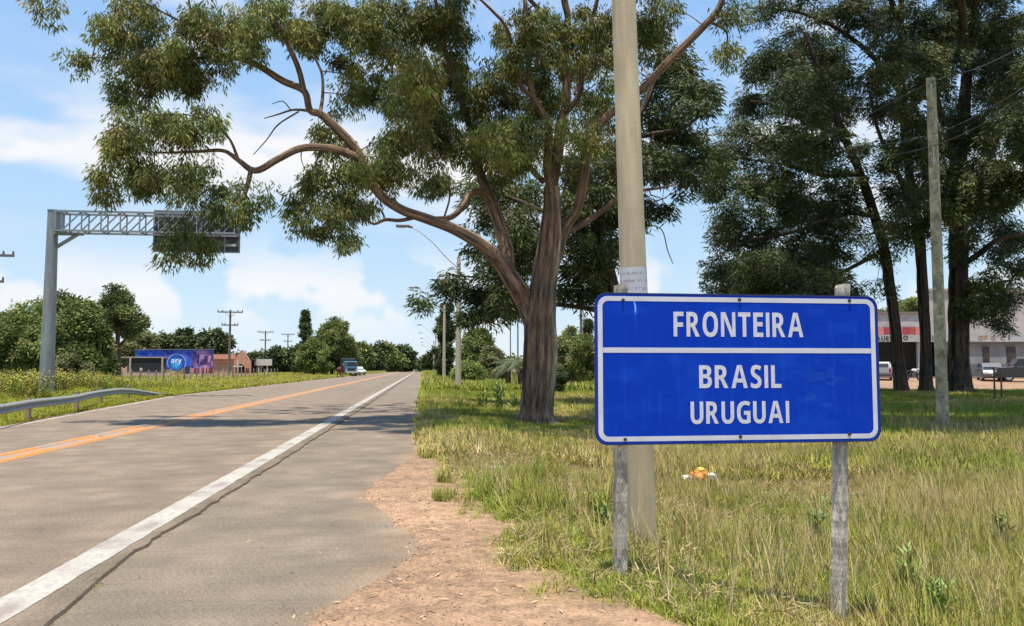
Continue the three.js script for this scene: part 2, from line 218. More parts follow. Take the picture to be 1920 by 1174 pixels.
{
  const dL = 5.63, dR = 5.93, A = P(1115, 552, dL), B = P(1643, 554, dR), C = P(1121, 835, dL);
  const ex = B.clone().sub(A).setY(0), W = ex.length(); ex.normalize();
  const H = A.y - C.y, turn = Math.atan2(-ex.z, ex.x), mid = A.clone().add(B).multiplyScalar(0.5);
  const ez = new THREE.Vector3(-ex.z, 0, ex.x);            // out of the face, towards the reader
  if (ez.dot(camera.position.clone().sub(mid)) < 0) ez.negate();
  const ox = mid.x, oz = mid.z, yTop = (A.y + B.y) / 2, yBot = yTop - H;
  const s = thing('border_sign', 'blue road sign reading FRONTEIRA BRASIL URUGUAI with white border on two posts', 'road sign', [ox, groundY(ox, oz), oz], turn);
  const Y0 = s.position.y;
  // photo pixel -> point on the sign's plane (u along the face from its middle, v up)
  const toUV = (px, py) => { const dir = P(px, py, 1).sub(camera.position), t = mid.clone().sub(camera.position).dot(ez) / dir.dot(ez), q = camera.position.clone().addScaledVector(dir, t).sub(mid); return [q.dot(ex), q.y + mid.y - Y0]; };
  const rr2 = (w, h, r, cx, cy, S) => { const p = S || new THREE.Shape(), x0 = cx - w / 2, x1 = cx + w / 2, y0 = cy - h / 2, y1 = cy + h / 2; p.moveTo(x0 + r, y0); p.lineTo(x1 - r, y0); p.absarc(x1 - r, y0 + r, r, -Math.PI / 2, 0); p.lineTo(x1, y1 - r); p.absarc(x1 - r, y1 - r, r, 0, Math.PI / 2); p.lineTo(x0 + r, y1); p.absarc(x0 + r, y1 - r, r, Math.PI / 2, Math.PI); p.lineTo(x0, y0 + r); p.absarc(x0 + r, y0 + r, r, Math.PI, Math.PI * 1.5); return p; };
  const cy = (yTop + yBot) / 2 - Y0;
  const blueT = tex(512, 512, (u, v) => { const n = tf(u, v, 4, 5, 3), f = tf(u, v, 40, 3, 8), gx1 = Math.exp(-(((u - 0.8) / 0.09) ** 2) - (((v - 0.36) / 0.18) ** 2)), scr = sstep(0.56, 0.66, tf(u, v, 28, 4, 15)) * gx1 * 0.10, hz = sstep(0.55, 0.75, n) * 0.03, drip = (sstep(0.004, 0.001, Math.abs(u - 0.133 - 0.004 * Math.sin(v * 30))) * sstep(0.84, 0.9, v) * sstep(0.975, 0.95, v) * 0.5 + sstep(0.006, 0.0, Math.abs(u - 0.137)) * sstep(0.6, 0.9, v) * 0.06 + sstep(0.006, 0.0, Math.abs(u - 0.1)) * sstep(0.82, 0.95, v) * 0.08), dust = sstep(0.5, 0.8, tf(u, v, 9, 5, 71)) * 0.035 + sstep(0.6, 0.75, tf2(u, v, 60, 4, 3, 80)) * 0.02; const q0 = drip + dust; const Q = (c) => c.map((x) => x + q0); return Q([scr + hz * 0.2, 0.225 + scr * 0.6 + 0.03 * (n - 0.5) + hz * 0.3, 0.71 + 0.05 * (n - 0.5) + 0.03 * (f - 0.5)]); });
  const panelG = new THREE.ExtrudeGeometry(rr2(W, H, 0.085, 0, cy), { depth: 0.004, bevelEnabled: false, curveSegments: 10 });
  { const p = panelG.attributes.position, q = panelG.attributes.uv; for (let i = 0; i < p.count; i++) q.setXY(i, p.getX(i) / W + 0.5, (p.getY(i) - cy) / H + 0.5); }
  part('panel', panelG.translate(0, 0, -0.002), new THREE.MeshPhysicalMaterial({ map: blueT, roughness: 0.7, specularIntensity: 0.25 }), s);
  part('edge_trim', (() => { const S = rr2(W + 0.008, H + 0.008, 0.089, 0, cy), h = rr2(W - 0.012, H - 0.012, 0.08, 0, cy, new THREE.Path()); S.holes.push(h); return new THREE.ExtrudeGeometry(S, { depth: 0.008, bevelEnabled: false, curveSegments: 10 }).translate(0, 0, -0.0035); })(), std([0.008, 0.018, 0.11], 0.5), s);
  const wm = std([0.74, 0.76, 0.84], 0.45, { map: tex(256, 256, (u, v) => { const k = 0.93 + 0.14 * (tf(u, v, 8, 4, 5) - 0.5); return [k, k, k]; }) });
  const bw = 0.034, ins = 0.020;
  part('border', (() => { const S = rr2(W - 2 * ins, H - 2 * ins, 0.072, 0, cy); S.holes.push(rr2(W - 2 * (ins + bw), H - 2 * (ins + bw), 0.042, 0, cy, new THREE.Path())); return new THREE.ExtrudeGeometry(S, { depth: 0.0015, bevelEnabled: false, curveSegments: 10 }).translate(0, 0, 0.0022); })(), wm, s);
  { const [, v1] = toUV(1380, 652.5), [, v2] = toUV(1380, 662); part('divider', box(W - 2 * (ins + bw) - 0.004, v1 - v2, 0.0015, 0, (v1 + v2) / 2, 0.003), wm, s); }
  function word(text, x0, x1, yT, yB) {
    const a = toUV(x0, yB), b = toUV(x1, yT), h = b[1] - a[1]; const cap = CAP; let x = 0; const ls = [];
    for (const ch of text) { const shp = glyph(ch), g = new THREE.ShapeGeometry(shp, 6); g.computeBoundingBox(); const bb = g.boundingBox; ls.push([shp, bb.min.x, x, bb.max.x - bb.min.x]); x += (bb.max.x - bb.min.x) + 0.17; g.dispose(); }
    const tot = x - 0.17, sx = (b[0] - a[0]) / tot, sy = h / cap;
    for (const [shp, mn, at] of ls) { const g = new THREE.ExtrudeGeometry(shp, { depth: 0.0015, bevelEnabled: false, curveSegments: 6 }); g.translate(-mn + at, 0, 0).scale(sx, sy, 1).translate(a[0], a[1], 0.0022); part('letter', g, wm, s); }
  }
  word('FRONTEIRA', 1263, 1505, 587, 631); word('BRASIL', 1311, 1464, 685, 728); word('URUGUAI', 1295, 1479, 752, 795);
  const boltM = std([0.05, 0.05, 0.06], 0.5, { metalness: 0.5 });
  for (const [px, py] of [[1168, 563], [1386, 562], [1592, 564], [1172, 824], [1388, 819], [1592, 814]]) { const [u, v] = toUV(px, py); part('bolt', new THREE.CylinderGeometry(0.011, 0.013, 0.012, 8).rotateX(Math.PI / 2).translate(u, v, 0.008), boltM, s); }
  // posts: square concrete, tops slightly slanted, standing behind the panel
  for (const [pxT, pxB, w, pyT, rot] of [[1169, 1168, 0.078, 531, 0.1], [1590, 1580, 0.083, 531, 0.5]]) {
    const [u0] = toUV(pxB, 1100), [u1, v1] = toUV(pxT, pyT); const wx = ox + ex.x * u0, wz = oz + ex.z * u0, gy = groundY(wx, wz) - Y0 - 0.12;
    const g = new THREE.BoxGeometry(w, v1 - gy, w, 3, 24, 3).rotateY(rot); const p = g.attributes.position, h = v1 - gy;
    for (let i = 0; i < p.count; i++) { const t = p.getY(i) / h + 0.5; const nx = (vnoise(p.getX(i) * 40, t * 30, p.getZ(i) * 40) - 0.5) * 0.008; p.setXYZ(i, p.getX(i) * (1 - 0.06 * t) + mix(u0, u1, t) + nx, p.getY(i) + (v1 + gy) / 2 - (t > 0.999 ? Math.max(0, -p.getX(i)) * 0.2 : 0), p.getZ(i) - 0.075 + nx); }
    const q = g.attributes.uv; for (let i = 0; i < p.count; i++) q.setXY(i, q.getX(i) * 0.25 + u0, p.getY(i) * 0.55); g.computeVertexNormals();
    part('post', g, postConc, s);
  }
}
// ---------------------------------------------------------------- poles
{ // round tapered concrete pole behind the sign, with a paper band pasted round it
  const d = 7.45, b = P(1205, 1018, d), t = P(1168, -40, d), gy = groundY(b.x, b.z); const top = b.clone().lerp(t, 1.9);
  const pole = thing('concrete_pole', 'thick round tapering concrete pole directly behind the blue sign', 'utility pole', [b.x, gy, b.z]);
  const R = (py) => (py > 900 ? 27.5 : mix(27.5, 21.5, (900 - py) / 900)) / F * d;
  const pts = [], rad = []; for (let i = 0; i <= 10; i++) { const k = i / 10; pts.push(b.clone().lerp(top, k).sub(new THREE.Vector3(b.x, gy, b.z)).add(new THREE.Vector3(0, i ? 0 : -0.3, 0))); rad.push(mix(R(1018), R(0) * 0.8, k)); }
  const g = tube(pts, rad, 36, 3); { const q = g.attributes.uv; for (let i = 0; i < q.count; i++) q.setXY(i, q.getX(i), q.getY(i) * 0.45); }
  part('shaft', g, poleConc, pole);
  const k = (P(0, 500, d).y - gy), mk = (yy) => { const f = (yy - (b.y - gy)) / (top.y - b.y); return b.clone().lerp(top, f).sub(new THREE.Vector3(b.x, gy, b.z)); };
  const y1 = P(1190, 502, d).y - gy, y2 = P(1190, 560, d).y - gy, pw = [mk(y2), mk((y1 + y2) / 2), mk(y1)], f = (yy) => mix(R(1018), R(0) * 0.8, (yy - (b.y - gy)) / (top.y - b.y)) + 0.0025;
  const paperT = tex(256, 128, (u, v) => { const ln = sstep(0.4, 0.5, tnoise(u, v, 60, 3)) * (Math.sin(v * 90) > 0.5 ? 0.14 : 0), n = tf(u, v, 8, 4, 2); const k2 = 0.86 + 0.12 * (n - 0.5) - ln; return [k2, k2, k2 * 1.01]; });
  part('paper_band', tube(pw, [f(y2), f((y1 + y2) / 2), f(y1)], 36, 2, null, false), std([0.9, 0.9, 0.92], 0.8, { map: paperT }), pole);
}
const squarePole = (w0, w1, h, mat, parent, name = 'shaft') => { const g = new THREE.CylinderGeometry(w1 / Math.SQRT2, w0 / Math.SQRT2, h + 0.3, 4, 12).rotateY(Math.PI / 4).translate(0, h / 2 - 0.15, 0).toNonIndexed(); g.computeVertexNormals(); const q = g.attributes.uv; for (let i = 0; i < q.count; i++) q.setXY(i, q.getX(i), q.getY(i) * h * 0.3); return part(name, g, mat, parent); };
{ // square pole on the right with brackets
  const d = 20, b = P(1769, 808, d), gy = groundY(b.x, b.z), h = P(1770, 131, d).y - gy;
  const pole = thing('utility_pole', 'slim square weathered pole with wires standing in the grass before the dark trunks', 'utility pole', [b.x, gy, b.z], 0.75);
  const pm = new THREE.MeshStandardMaterial({ map: postTex, color: col(0.72, 0.66, 0.48), roughness: 0.95, bumpMap: concreteBump, bumpScale: 0.01 });
  squarePole(0.24, 0.19, h, pm, pole);
  for (const yy of [h - 0.25, h - 1.9]) { part('insulator', [cyl(0.04, 0.05, 0.12, 0.16, yy + 0.02, 0, 8), bar([0.08, yy, 0], [0.17, yy - 0.05, 0], 0.014)], std([0.5, 0.48, 0.44], 0.5), pole); part('bracket', tube([new THREE.Vector3(-0.1, yy, 0.05), new THREE.Vector3(-0.2, yy + 0.05, 0.05), new THREE.Vector3(-0.22, yy - 0.25, 0.05), new THREE.Vector3(-0.16, yy - 0.4, 0.05)], [0.012, 0.012, 0.012, 0.01], 6, 4), std([0.55, 0.55, 0.52], 0.6), pole); }
  const wireM = std([0.10, 0.10, 0.10], 0.6);
  for (const [y0, endR, endL] of [[h - 0.1, [1990, 50, 13], [1420, 300, 60]], [h - 1.45, [1990, 118, 13], [1500, 262, 60]], [h - 1.75, [1990, 140, 13], [1560, 275, 60]]]) {
    const m = new THREE.Vector3(b.x, gy + y0, b.z), r = P(...endR), l = P(...endL), mid2 = m.clone().lerp(r, 0.5).add(new THREE.Vector3(0, -0.12, 0)), mid3 = m.clone().lerp(l, 0.5).add(new THREE.Vector3(0, -0.5, 0));
    single('overhead_wire', tube([r, mid2, m, mid3, l], [0.011, 0.011, 0.011, 0.011, 0.011], 5, 8), wireM, 'thin overhead wire strung over the grass from the slim square pole', 'wire', 'wires of the slim pole');
  }
}
{ // street lights down the right roadside
  const lampM = std([0.16, 0.17, 0.18], 0.5), lensM = std([0.6, 0.6, 0.58], 0.3), armM = std([0.5, 0.5, 0.48], 0.5, { metalness: 0.3 });
  const d0 = 48.5, b = P(859, 735, d0), h = P(857, 478, d0).y; const base = thing('street_light', 'tall street light on concrete pole with long upswept arm beside the big trunk', 'street light', [b.x, 0, b.z], 0, 'street lights along the right roadside');
  base.position.y = groundY(b.x, b.z);
  part('pole', new THREE.CylinderGeometry(0.11, 0.20, h + 0.3, 14).translate(0, h / 2 - 0.15, 0), new THREE.MeshStandardMaterial({ map: concreteTex, color: col(0.78, 0.74, 0.64), roughness: 0.9 }), base);
  part('arm', tube([[0.05, h - 0.75, 0], [-0.7, h - 0.1, 0.05], [-1.7, h + 0.95, 0.1], [-2.6, h + 1.62, 0.12], [-3.1, h + 1.78, 0.12]].map((v) => new THREE.Vector3(...v)), [0.035, 0.033, 0.03, 0.028, 0.027], 8, 5), armM, base);
  const head = part('lamp_head', [rbox(0.85, 0.17, 0.26, 0.07, -3.4, h + 1.84, 0.12), rbox(0.3, 0.13, 0.16, 0.05, -2.95, h + 1.79, 0.12)], lampM, base); head.rotation.z = 0;
  part('lens', rbox(0.5, 0.06, 0.2, 0.025, -3.5, h + 1.74, 0.12), lensM, head);
  for (const cy2 of [0.7, 0.4]) part('clamp', cyl(0.15, 0.15, 0.1, 0, h - cy2, 0, 12), armM, base);
  for (let i = 1; i < 8; i++) { const z = b.z - 38.5 * i, x = b.x + 0.1 * i; copyOf(base, [x, groundY(x, z), z], 0, 'street light on slim concrete pole further down the right roadside', 'street lights along the right roadside'); }
}
const woodPole = std([0.16, 0.14, 0.12], 0.9);
{ // wooden power poles with crossarms on the left
  const mk = (x, z, h, label) => {
    const p = thing('power_pole', label, 'power pole', [x, 0, z], 0.12, 'power poles on the left');
    part('pole', new THREE.CylinderGeometry(0.15, 0.23, h + 0.4, 10).translate(0, h / 2 - 0.2, 0), woodPole, p);
    for (const [dy, w] of [[-0.4, 4.0], [-2.55, 2.6]]) { part('crossarm', box(w, 0.2, 0.16, 0, h + dy, 0.24), woodPole, p); for (const u of [-0.48, -0.3, 0.3, 0.48]) part('insulator', new THREE.CylinderGeometry(0.07, 0.09, 0.28, 8).translate(u * w, h + dy + 0.24, 0.24), std([0.12, 0.10, 0.10], 0.4), p); }
    part('brace', [bbar([-0.9, h - 0.4, 0.2], [0, h - 1.3, 0.2], 0.06), bbar([0.9, h - 0.4, 0.2], [0, h - 1.3, 0.2], 0.06)], woodPole, p); return p;
  };
  const q = [[432, 133, 581, 'wooden power pole with two crossarms rising beside the salmon house'], [498, 211, 620, 'wooden power pole with crossarms above the small white notice board'], [540, 255, 625, 'wooden power pole with crossarms rising next to the dark conifer']];
  for (const [px, d, py, l] of q) { const t = P(px, py, d); mk(t.x, t.z, t.y, l); }
  const t0 = P(-22, 470, 66); mk(t0.x, t0.z, t0.y, 'wooden power pole whose crossarm ends poke out left of the steel gantry');
}
{ // steel cantilever gantry with the back of a road sign
  const d = 38, b = P(86, 748, d), gy = groundY(b.x, b.z), top = P(97, 391, d).y - gy;
  const g = thing('sign_gantry', 'grey steel cantilever gantry with lattice arm carrying a sign seen from behind', 'sign gantry', [b.x, gy, b.z]);
  part('column', new THREE.CylinderGeometry(0.235, 0.33, top + 0.2, 28, 12).translate(0, top / 2 - 0.1, 0), galv, g);
  part('column_cap', cyl(0.255, 0.255, 0.05, 0, top + 0.02, 0, 24), galv, g);
  part('base_plate', cyl(0.5, 0.5, 0.06, 0, 0.05, 0, 20), galv, g);
  const yT = top - 0.07, yB = top - 1.0, x0 = 0.2, x1 = 8.6, zz = [0.42, -0.42], wt = 0.09;
  for (const z of zz) { part('top_chord', box(x1 - x0, wt, wt, (x0 + x1) / 2, yT, z), galv, g); part('bottom_chord', box(x1 - x0, wt, wt, (x0 + x1) / 2, yB, z), galv, g); }
  const n = 9; for (let i = 0; i <= n; i++) { const x = mix(x0 + 0.4, x1 - 0.05, i / n); for (const z of zz) { part('strut', box(0.055, yT - yB - wt, 0.055, x, (yT + yB) / 2, z), galv, g); if (i < n) { const xn = mix(x0 + 0.4, x1 - 0.05, (i + 1) / n); part('diagonal', bbar([x + 0.04, yB + 0.04, z], [xn - 0.04, yT - 0.04, z], 0.055), galv, g); } } for (const y2 of [yT, yB]) part('cross_tie', box(0.05, 0.05, 0.76, x, y2, 0), galv, g); }
  part('end_frame', [box(0.1, 1.05, 0.95, 0.3, (yT + yB) / 2, 0)], galv, g);
  part('knee_brace', bbar([0.2, yB - 0.75, 0], [1.25, yB - 0.05, 0], 0.14), galv, g); part('shelf', box(1.2, 0.08, 0.5, 0.75, yB - 0.1, 0), galv, g);
  const sx = (275 - 97) / F * d, ex2 = (433 - 97) / F * d * 1.012, sy0 = top - (460 - 391) / F * d - 0.05, sy1 = top + 0.22, back = std([0.045, 0.05, 0.05], 0.6), dz = -0.58;
  const pan = part('sign_panel', box(ex2 - sx, sy1 - sy0, 0.03, (sx + ex2) / 2, (sy0 + sy1) / 2, dz), back, g);
  part('panel_rim', [box(ex2 - sx + 0.06, 0.07, 0.07, (sx + ex2) / 2, sy1, dz), box(ex2 - sx + 0.06, 0.07, 0.07, (sx + ex2) / 2, sy0, dz), box(0.07, sy1 - sy0 - 0.07, 0.07, sx, (sy0 + sy1) / 2, dz), box(0.07, sy1 - sy0 - 0.07, 0.07, ex2, (sy0 + sy1) / 2, dz)], std([0.22, 0.24, 0.25], 0.6), pan);
  for (let i = 0; i < 3; i++) part('stiffener', box(0.06, sy1 - sy0 - 0.1, 0.06, mix(sx, ex2, (i + 0.5) / 3), (sy0 + sy1) / 2, dz + 0.06), galv, pan);
  for (const f of [0.1, 0.9]) part('marking', box(0.5, 0.12, 0.004, mix(sx, ex2, f), sy0 + 0.35, dz + 0.02), std([0.5, 0.5, 0.48], 0.7), pan);
}
{ // guard rail
  const path = [P(-70, 800, 15), G(0, 803), G(60, 788), G(127, 777), G(190, 760), G(250, 750), G(300, 743.5), G(350, 738)].map((p) => new THREE.Vector3(p.x, 0, p.z)); path[0].set(path[1].x + 0.7, 0, path[1].z + 5);
  const c = new THREE.CatmullRomCurve3(path, false, 'centripetal'), n = 90, prof = [[0, 0.31], [0.05, 0.29], [0.082, 0.245], [0.082, 0.215], [0.03, 0.175], [0.02, 0.155], [0.03, 0.135], [0.082, 0.095], [0.082, 0.065], [0.05, 0.02], [0, 0]];
  const r = thing('guard_rail', 'galvanised corrugated guard rail curving along the left verge', 'guard rail', [path[3].x, 0, path[3].z]);
  const pos = [], idx = [], uv = []; for (let i = 0; i <= n; i++) { const t = i / n, p = c.getPointAt(t), T = c.getTangentAt(t), N = new THREE.Vector3(-T.z, 0, T.x).normalize(); const drop = sstep(0.62, 1, t) * 0.6 , gy = Math.max(0.0, groundY(p.x, p.z)); for (const [o, h] of prof) { pos.push(p.x + N.x * o - path[3].x, gy + 0.32 + h * 0.8 - drop, p.z + N.z * o - path[3].z); uv.push(t * 20, h * 3); } }
  const w = prof.length; for (let i = 0; i < n; i++) for (let j = 0; j < w - 1; j++) { const a = i * w + j; idx.push(a, a + 1, a + w, a + 1, a + w + 1, a + w); }
  const g = new THREE.BufferGeometry(); g.setAttribute('position', new THREE.Float32BufferAttribute(pos, 3)); g.setAttribute('uv', new THREE.Float32BufferAttribute(uv, 2)); g.setIndex(idx); g.computeVertexNormals();
  part('beam', g, new THREE.MeshStandardMaterial({ color: col(0.44, 0.47, 0.45), roughness: 0.6, metalness: 0.3, side: THREE.DoubleSide, map: galv.map }), r);
  for (const t of [0.09, 0.26, 0.405, 0.56, 0.7]) { const p = c.getPointAt(t), gy = groundY(p.x, p.z); part('post', [box(0.09, 0.9, 0.14, p.x - path[3].x - 0.07, gy + 0.2, p.z - path[3].z)], std([0.33, 0.24, 0.19], 0.8), r); }
}
console.log('poles done');
// ---------------------------------------------------------------- vegetation
const V = (x, y, z) => new THREE.Vector3(x, y, z);
function fanGeo(fn) { const pos = [], idx = [], nrm = []; fn((verts, tris) => { const o = pos.length / 3; for (const v of verts) { pos.push(v.x, v.y, v.z); } for (const t of tris) idx.push(t[0] + o, t[1] + o, t[2] + o); }); const g = new THREE.BufferGeometry(); g.setAttribute('position', new THREE.Float32BufferAttribute(pos, 3)); g.setIndex(idx); g.computeVertexNormals(); return g; }
// sprig of narrow hanging leaves; unit: metres
function sprig(n, len, wid, hang, spread, seed) {
  const r = mulberry(seed);
  return fanGeo((add) => {
    for (let i = 0; i < n; i++) {
      const a = r() * 6.283, b = V(Math.cos(a) * spread * r(), (r() - 0.5) * spread * 1.3, Math.sin(a) * spread * r());
      const a2 = a + (r() - 0.5) * 1.6, dn = -hang + (r() - 0.5) * 1.1; const dir = V(Math.cos(a2), dn, Math.sin(a2)).normalize();
      const side = dir.clone().cross(V(r() - 0.5, r() - 0.5, r() - 0.5)).normalize(), L = len * (0.7 + 0.6 * r()), w = wid * (0.75 + 0.5 * r());
      const m = b.clone().addScaledVector(dir, L * 0.45), up = dir.clone().cross(side).multiplyScalar(L * 0.08 * (r() - 0.5)); m.add(up);
      add([b, m.clone().addScaledVector(side, w / 2), m.clone().addScaledVector(side, -w / 2), b.clone().addScaledVector(dir, L)], [[0, 2, 1], [1, 2, 3]]);
    }
  });
}
const leafMat = (c, tr = 0.35, rough = 0.65) => new THREE.MeshPhysicalMaterial({ color: col(...c), roughness: rough, transmission: tr, thickness: 0, side: THREE.DoubleSide, specularIntensity: 0.35 });
const eucLeaf = leafMat([1, 1, 1], 0.42, 0.6), bushLeaf = leafMat([1, 1, 1], 0.3, 0.75);
const eucSprigs = [0, 1, 2].map((k) => sprig(22, 0.155, 0.033, 1.5, 0.17, 100 + k));
const eucSprigsFar = [0, 1].map((k) => sprig(18, 0.27, 0.062, 0.8, 0.32, 150 + k));
const bushSprigs = [0, 1].map((k) => sprig(20, 0.26, 0.13, 0.1, 0.4, 200 + k));
const broadSprigs = [0, 1].map((k) => sprig(16, 0.62, 0.32, 0.1, 0.8, 230 + k));
// a crown: transforms and colours collected, then one InstancedMesh per sprig shape
class Crown {
  constructor(sprigs, mat) { this.s = sprigs; this.mat = mat; this.m = sprigs.map(() => []); this.c = sprigs.map(() => []); this.q = new THREE.Quaternion(); this.e = new THREE.Euler(); }
  add(p, scale, color, tilt = 0.5) { const k = Math.floor(rnd() * this.s.length); this.e.set(rr(-tilt, tilt), rnd() * 6.283, rr(-tilt, tilt)); this.m[k].push(new THREE.Matrix4().compose(p, this.q.setFromEuler(this.e), V(scale, scale, scale))); this.c[k].push(color); }
  build(parent, name = 'crown') { this.s.forEach((g, k) => { if (!this.m[k].length) return; const im = new THREE.InstancedMesh(g, this.mat, this.m[k].length); this.m[k].forEach((m, i) => { im.setMatrixAt(i, m); im.setColorAt(i, this.c[k][i]); }); im.name = name; im.userData.kind = 'stuff'; sh(im); parent.add(im); }); }
}
const pick = (list) => { const a = list[Math.floor(rnd() * list.length)], k = rr(0.75, 1.25); return col(a[0] * k, a[1] * k, a[2] * k); };
const barkT = (r, g, b, r2, g2, b2) => tex(256, 512, (u, v) => { const s = tf2(u, v, 12, 2, 4, 3), f = tf2(u, v, 40, 14, 3, 8), p = sstep(0.46, 0.6, tf2(u, v, 5, 1, 4, 20)), d = sstep(0.55, 0.66, tf2(u, v, 16, 2, 3, 33)), k = 0.72 + 0.75 * (s - 0.5) + 0.6 * (f - 0.5); return [mix(r, r2, p) * k * (1 - 0.5 * d), mix(g, g2, p) * k * (1 - 0.5 * d), mix(b, b2, p) * k * (1 - 0.5 * d)]; }, true, [1, 0.36]);
const barkBump = tex(256, 512, (u, v) => { const k = tf2(u, v, 12, 2, 4, 3) * 0.6 + tf2(u, v, 40, 14, 3, 8) * 0.4; return [k, k, k]; }, false, [1, 0.36]);
const barkMain = new THREE.MeshStandardMaterial({ map: barkT(0.66, 0.53, 0.43, 0.82, 0.74, 0.64), bumpMap: barkBump, bumpScale: 0.04, roughness: 0.92 });
const barkDark = new THREE.MeshStandardMaterial({ map: barkT(0.45, 0.385, 0.33, 0.42, 0.38, 0.33), bumpMap: barkBump, bumpScale: 0.06, roughness: 0.94 });
const relief = (seed, amp) => (a, s, r) => 1 + amp * ((fbm(Math.cos(a) * 2.2 + seed, Math.sin(a) * 2.2, s * 0.35, 3) - 0.5) * 0.9 + (vnoise(Math.cos(a) * 7 + seed, Math.sin(a) * 7, s * 0.6) - 0.5) * 0.45 + (vnoise(Math.cos(a) * 15, Math.sin(a) * 15 + seed, s * 1.2) - 0.5) * 0.2);
// a tree traced limb by limb: limbs are [px, py, radius in px, depth offset]; clumps are [px, py, rx, ry, depth offset]
function tracedTree(o) {
  const d0 = o.depth, base = P(o.limbs[0][0][0], o.limbs[0][0][1], d0), gy = groundY(base.x, base.z);
  const t = thing(o.name, o.label, 'tree', [base.x, gy, base.z], 0, o.group), org = V(base.x, gy, base.z), nodes = [];
  o.limbs.forEach((L, i) => {
    const pts = L.map(([x, y, r, dd = 0]) => P(x, y, d0 + dd).sub(org)), rad = L.map(([x, y, r, dd = 0]) => r / F * (d0 + dd));
    if (!i) { pts[0].y = -0.25; }
    const g = tube(pts, rad, i ? (rad[0] > 0.1 ? 16 : 8) : 44, i ? 5 : 8, relief(i * 3.1 + d0, i ? 0.5 : 0.8));
    part(i ? 'limb' : 'trunk', g, o.bark, t);
    const c = new THREE.CatmullRomCurve3(pts, false, 'centripetal'); for (let k = 2; k <= 24; k++) nodes.push(c.getPoint(k / 24));
  });
  const crown = new Crown(o.sprigs, o.leaf), twigs = [];
  for (const [cx, cy, rx, ry, dd, dens = 1] of o.clumps) {
    const dep = d0 + (dd ?? rr(-(o.near ?? o.spread), o.spread)), m = dep / F, nSub = Math.max(2, Math.round(rx * ry / o.subArea * dens)), rz = (rx + ry) / 2 * m * 1.15;
    for (let s = 0; s < nSub; s++) {
      let a, b, c; do { a = rr(-1, 1); b = rr(-1, 1); c = rr(-1, 1); } while (a * a + b * b + c * c > 1);
      const ctr = P(cx + a * rx * 0.92, cy + b * ry * 0.92, dep + c * rz).sub(org), R = o.subR * rr(0.5, 1.45), tone = rr(0.6, 1.35), pal = rnd() < 0.3 ? o.colors2 : o.colors;
      const n = Math.round(o.perSub * rr(0.7, 1.3));
      for (let k = 0; k < n; k++) { let u, v, w; do { u = rr(-1, 1); v = rr(-1, 1); w = rr(-1, 1); } while (u * u + v * v + w * w > 1); const cc = pick(pal); cc.multiplyScalar(tone); crown.add(ctr.clone().add(V(u * R, (v - 0.2) * R * (o.droop || 0.9), w * R)), rr(0.75, 1.25), cc, 0.45); }
      let best = null, bd = 1e9; for (const q of nodes) { const e = q.distanceToSquared(ctr); if (e < bd) { bd = e; best = q; } }
      const L = Math.sqrt(bd); if (L > 0.3 && L < o.twigMax) { const mid = best.clone().lerp(ctr, 0.5).add(V(rr(-0.12, 0.12) * L, rr(0, 0.16) * L, rr(-0.12, 0.12) * L)); const r0 = clamp(0.01 + L * 0.009, 0.012, 0.045); twigs.push(tube([best, mid, ctr], [r0, r0 * 0.7, r0 * 0.3], 4, 3, null, false)); if (s % 3 === 0) nodes.push(mid.clone().lerp(ctr, 0.6)); }
    }
  }
  if (twigs.length) { const m = part('twigs', mergeGeometries(twigs), o.bark, t); m.userData.kind = 'stuff'; }
  crown.build(t); return t;
}
const GREEN = [[0.175, 0.215, 0.055], [0.23, 0.25, 0.06], [0.135, 0.18, 0.06], [0.27, 0.265, 0.075], [0.155, 0.195, 0.065]], GREEN2 = [[0.24, 0.26, 0.07], [0.29, 0.25, 0.08], [0.20, 0.24, 0.06]];
const DARK = [[0.085, 0.12, 0.045], [0.105, 0.14, 0.05], [0.075, 0.105, 0.045], [0.125, 0.15, 0.055]], DARK2 = [[0.13, 0.16, 0.05], [0.16, 0.175, 0.06]];
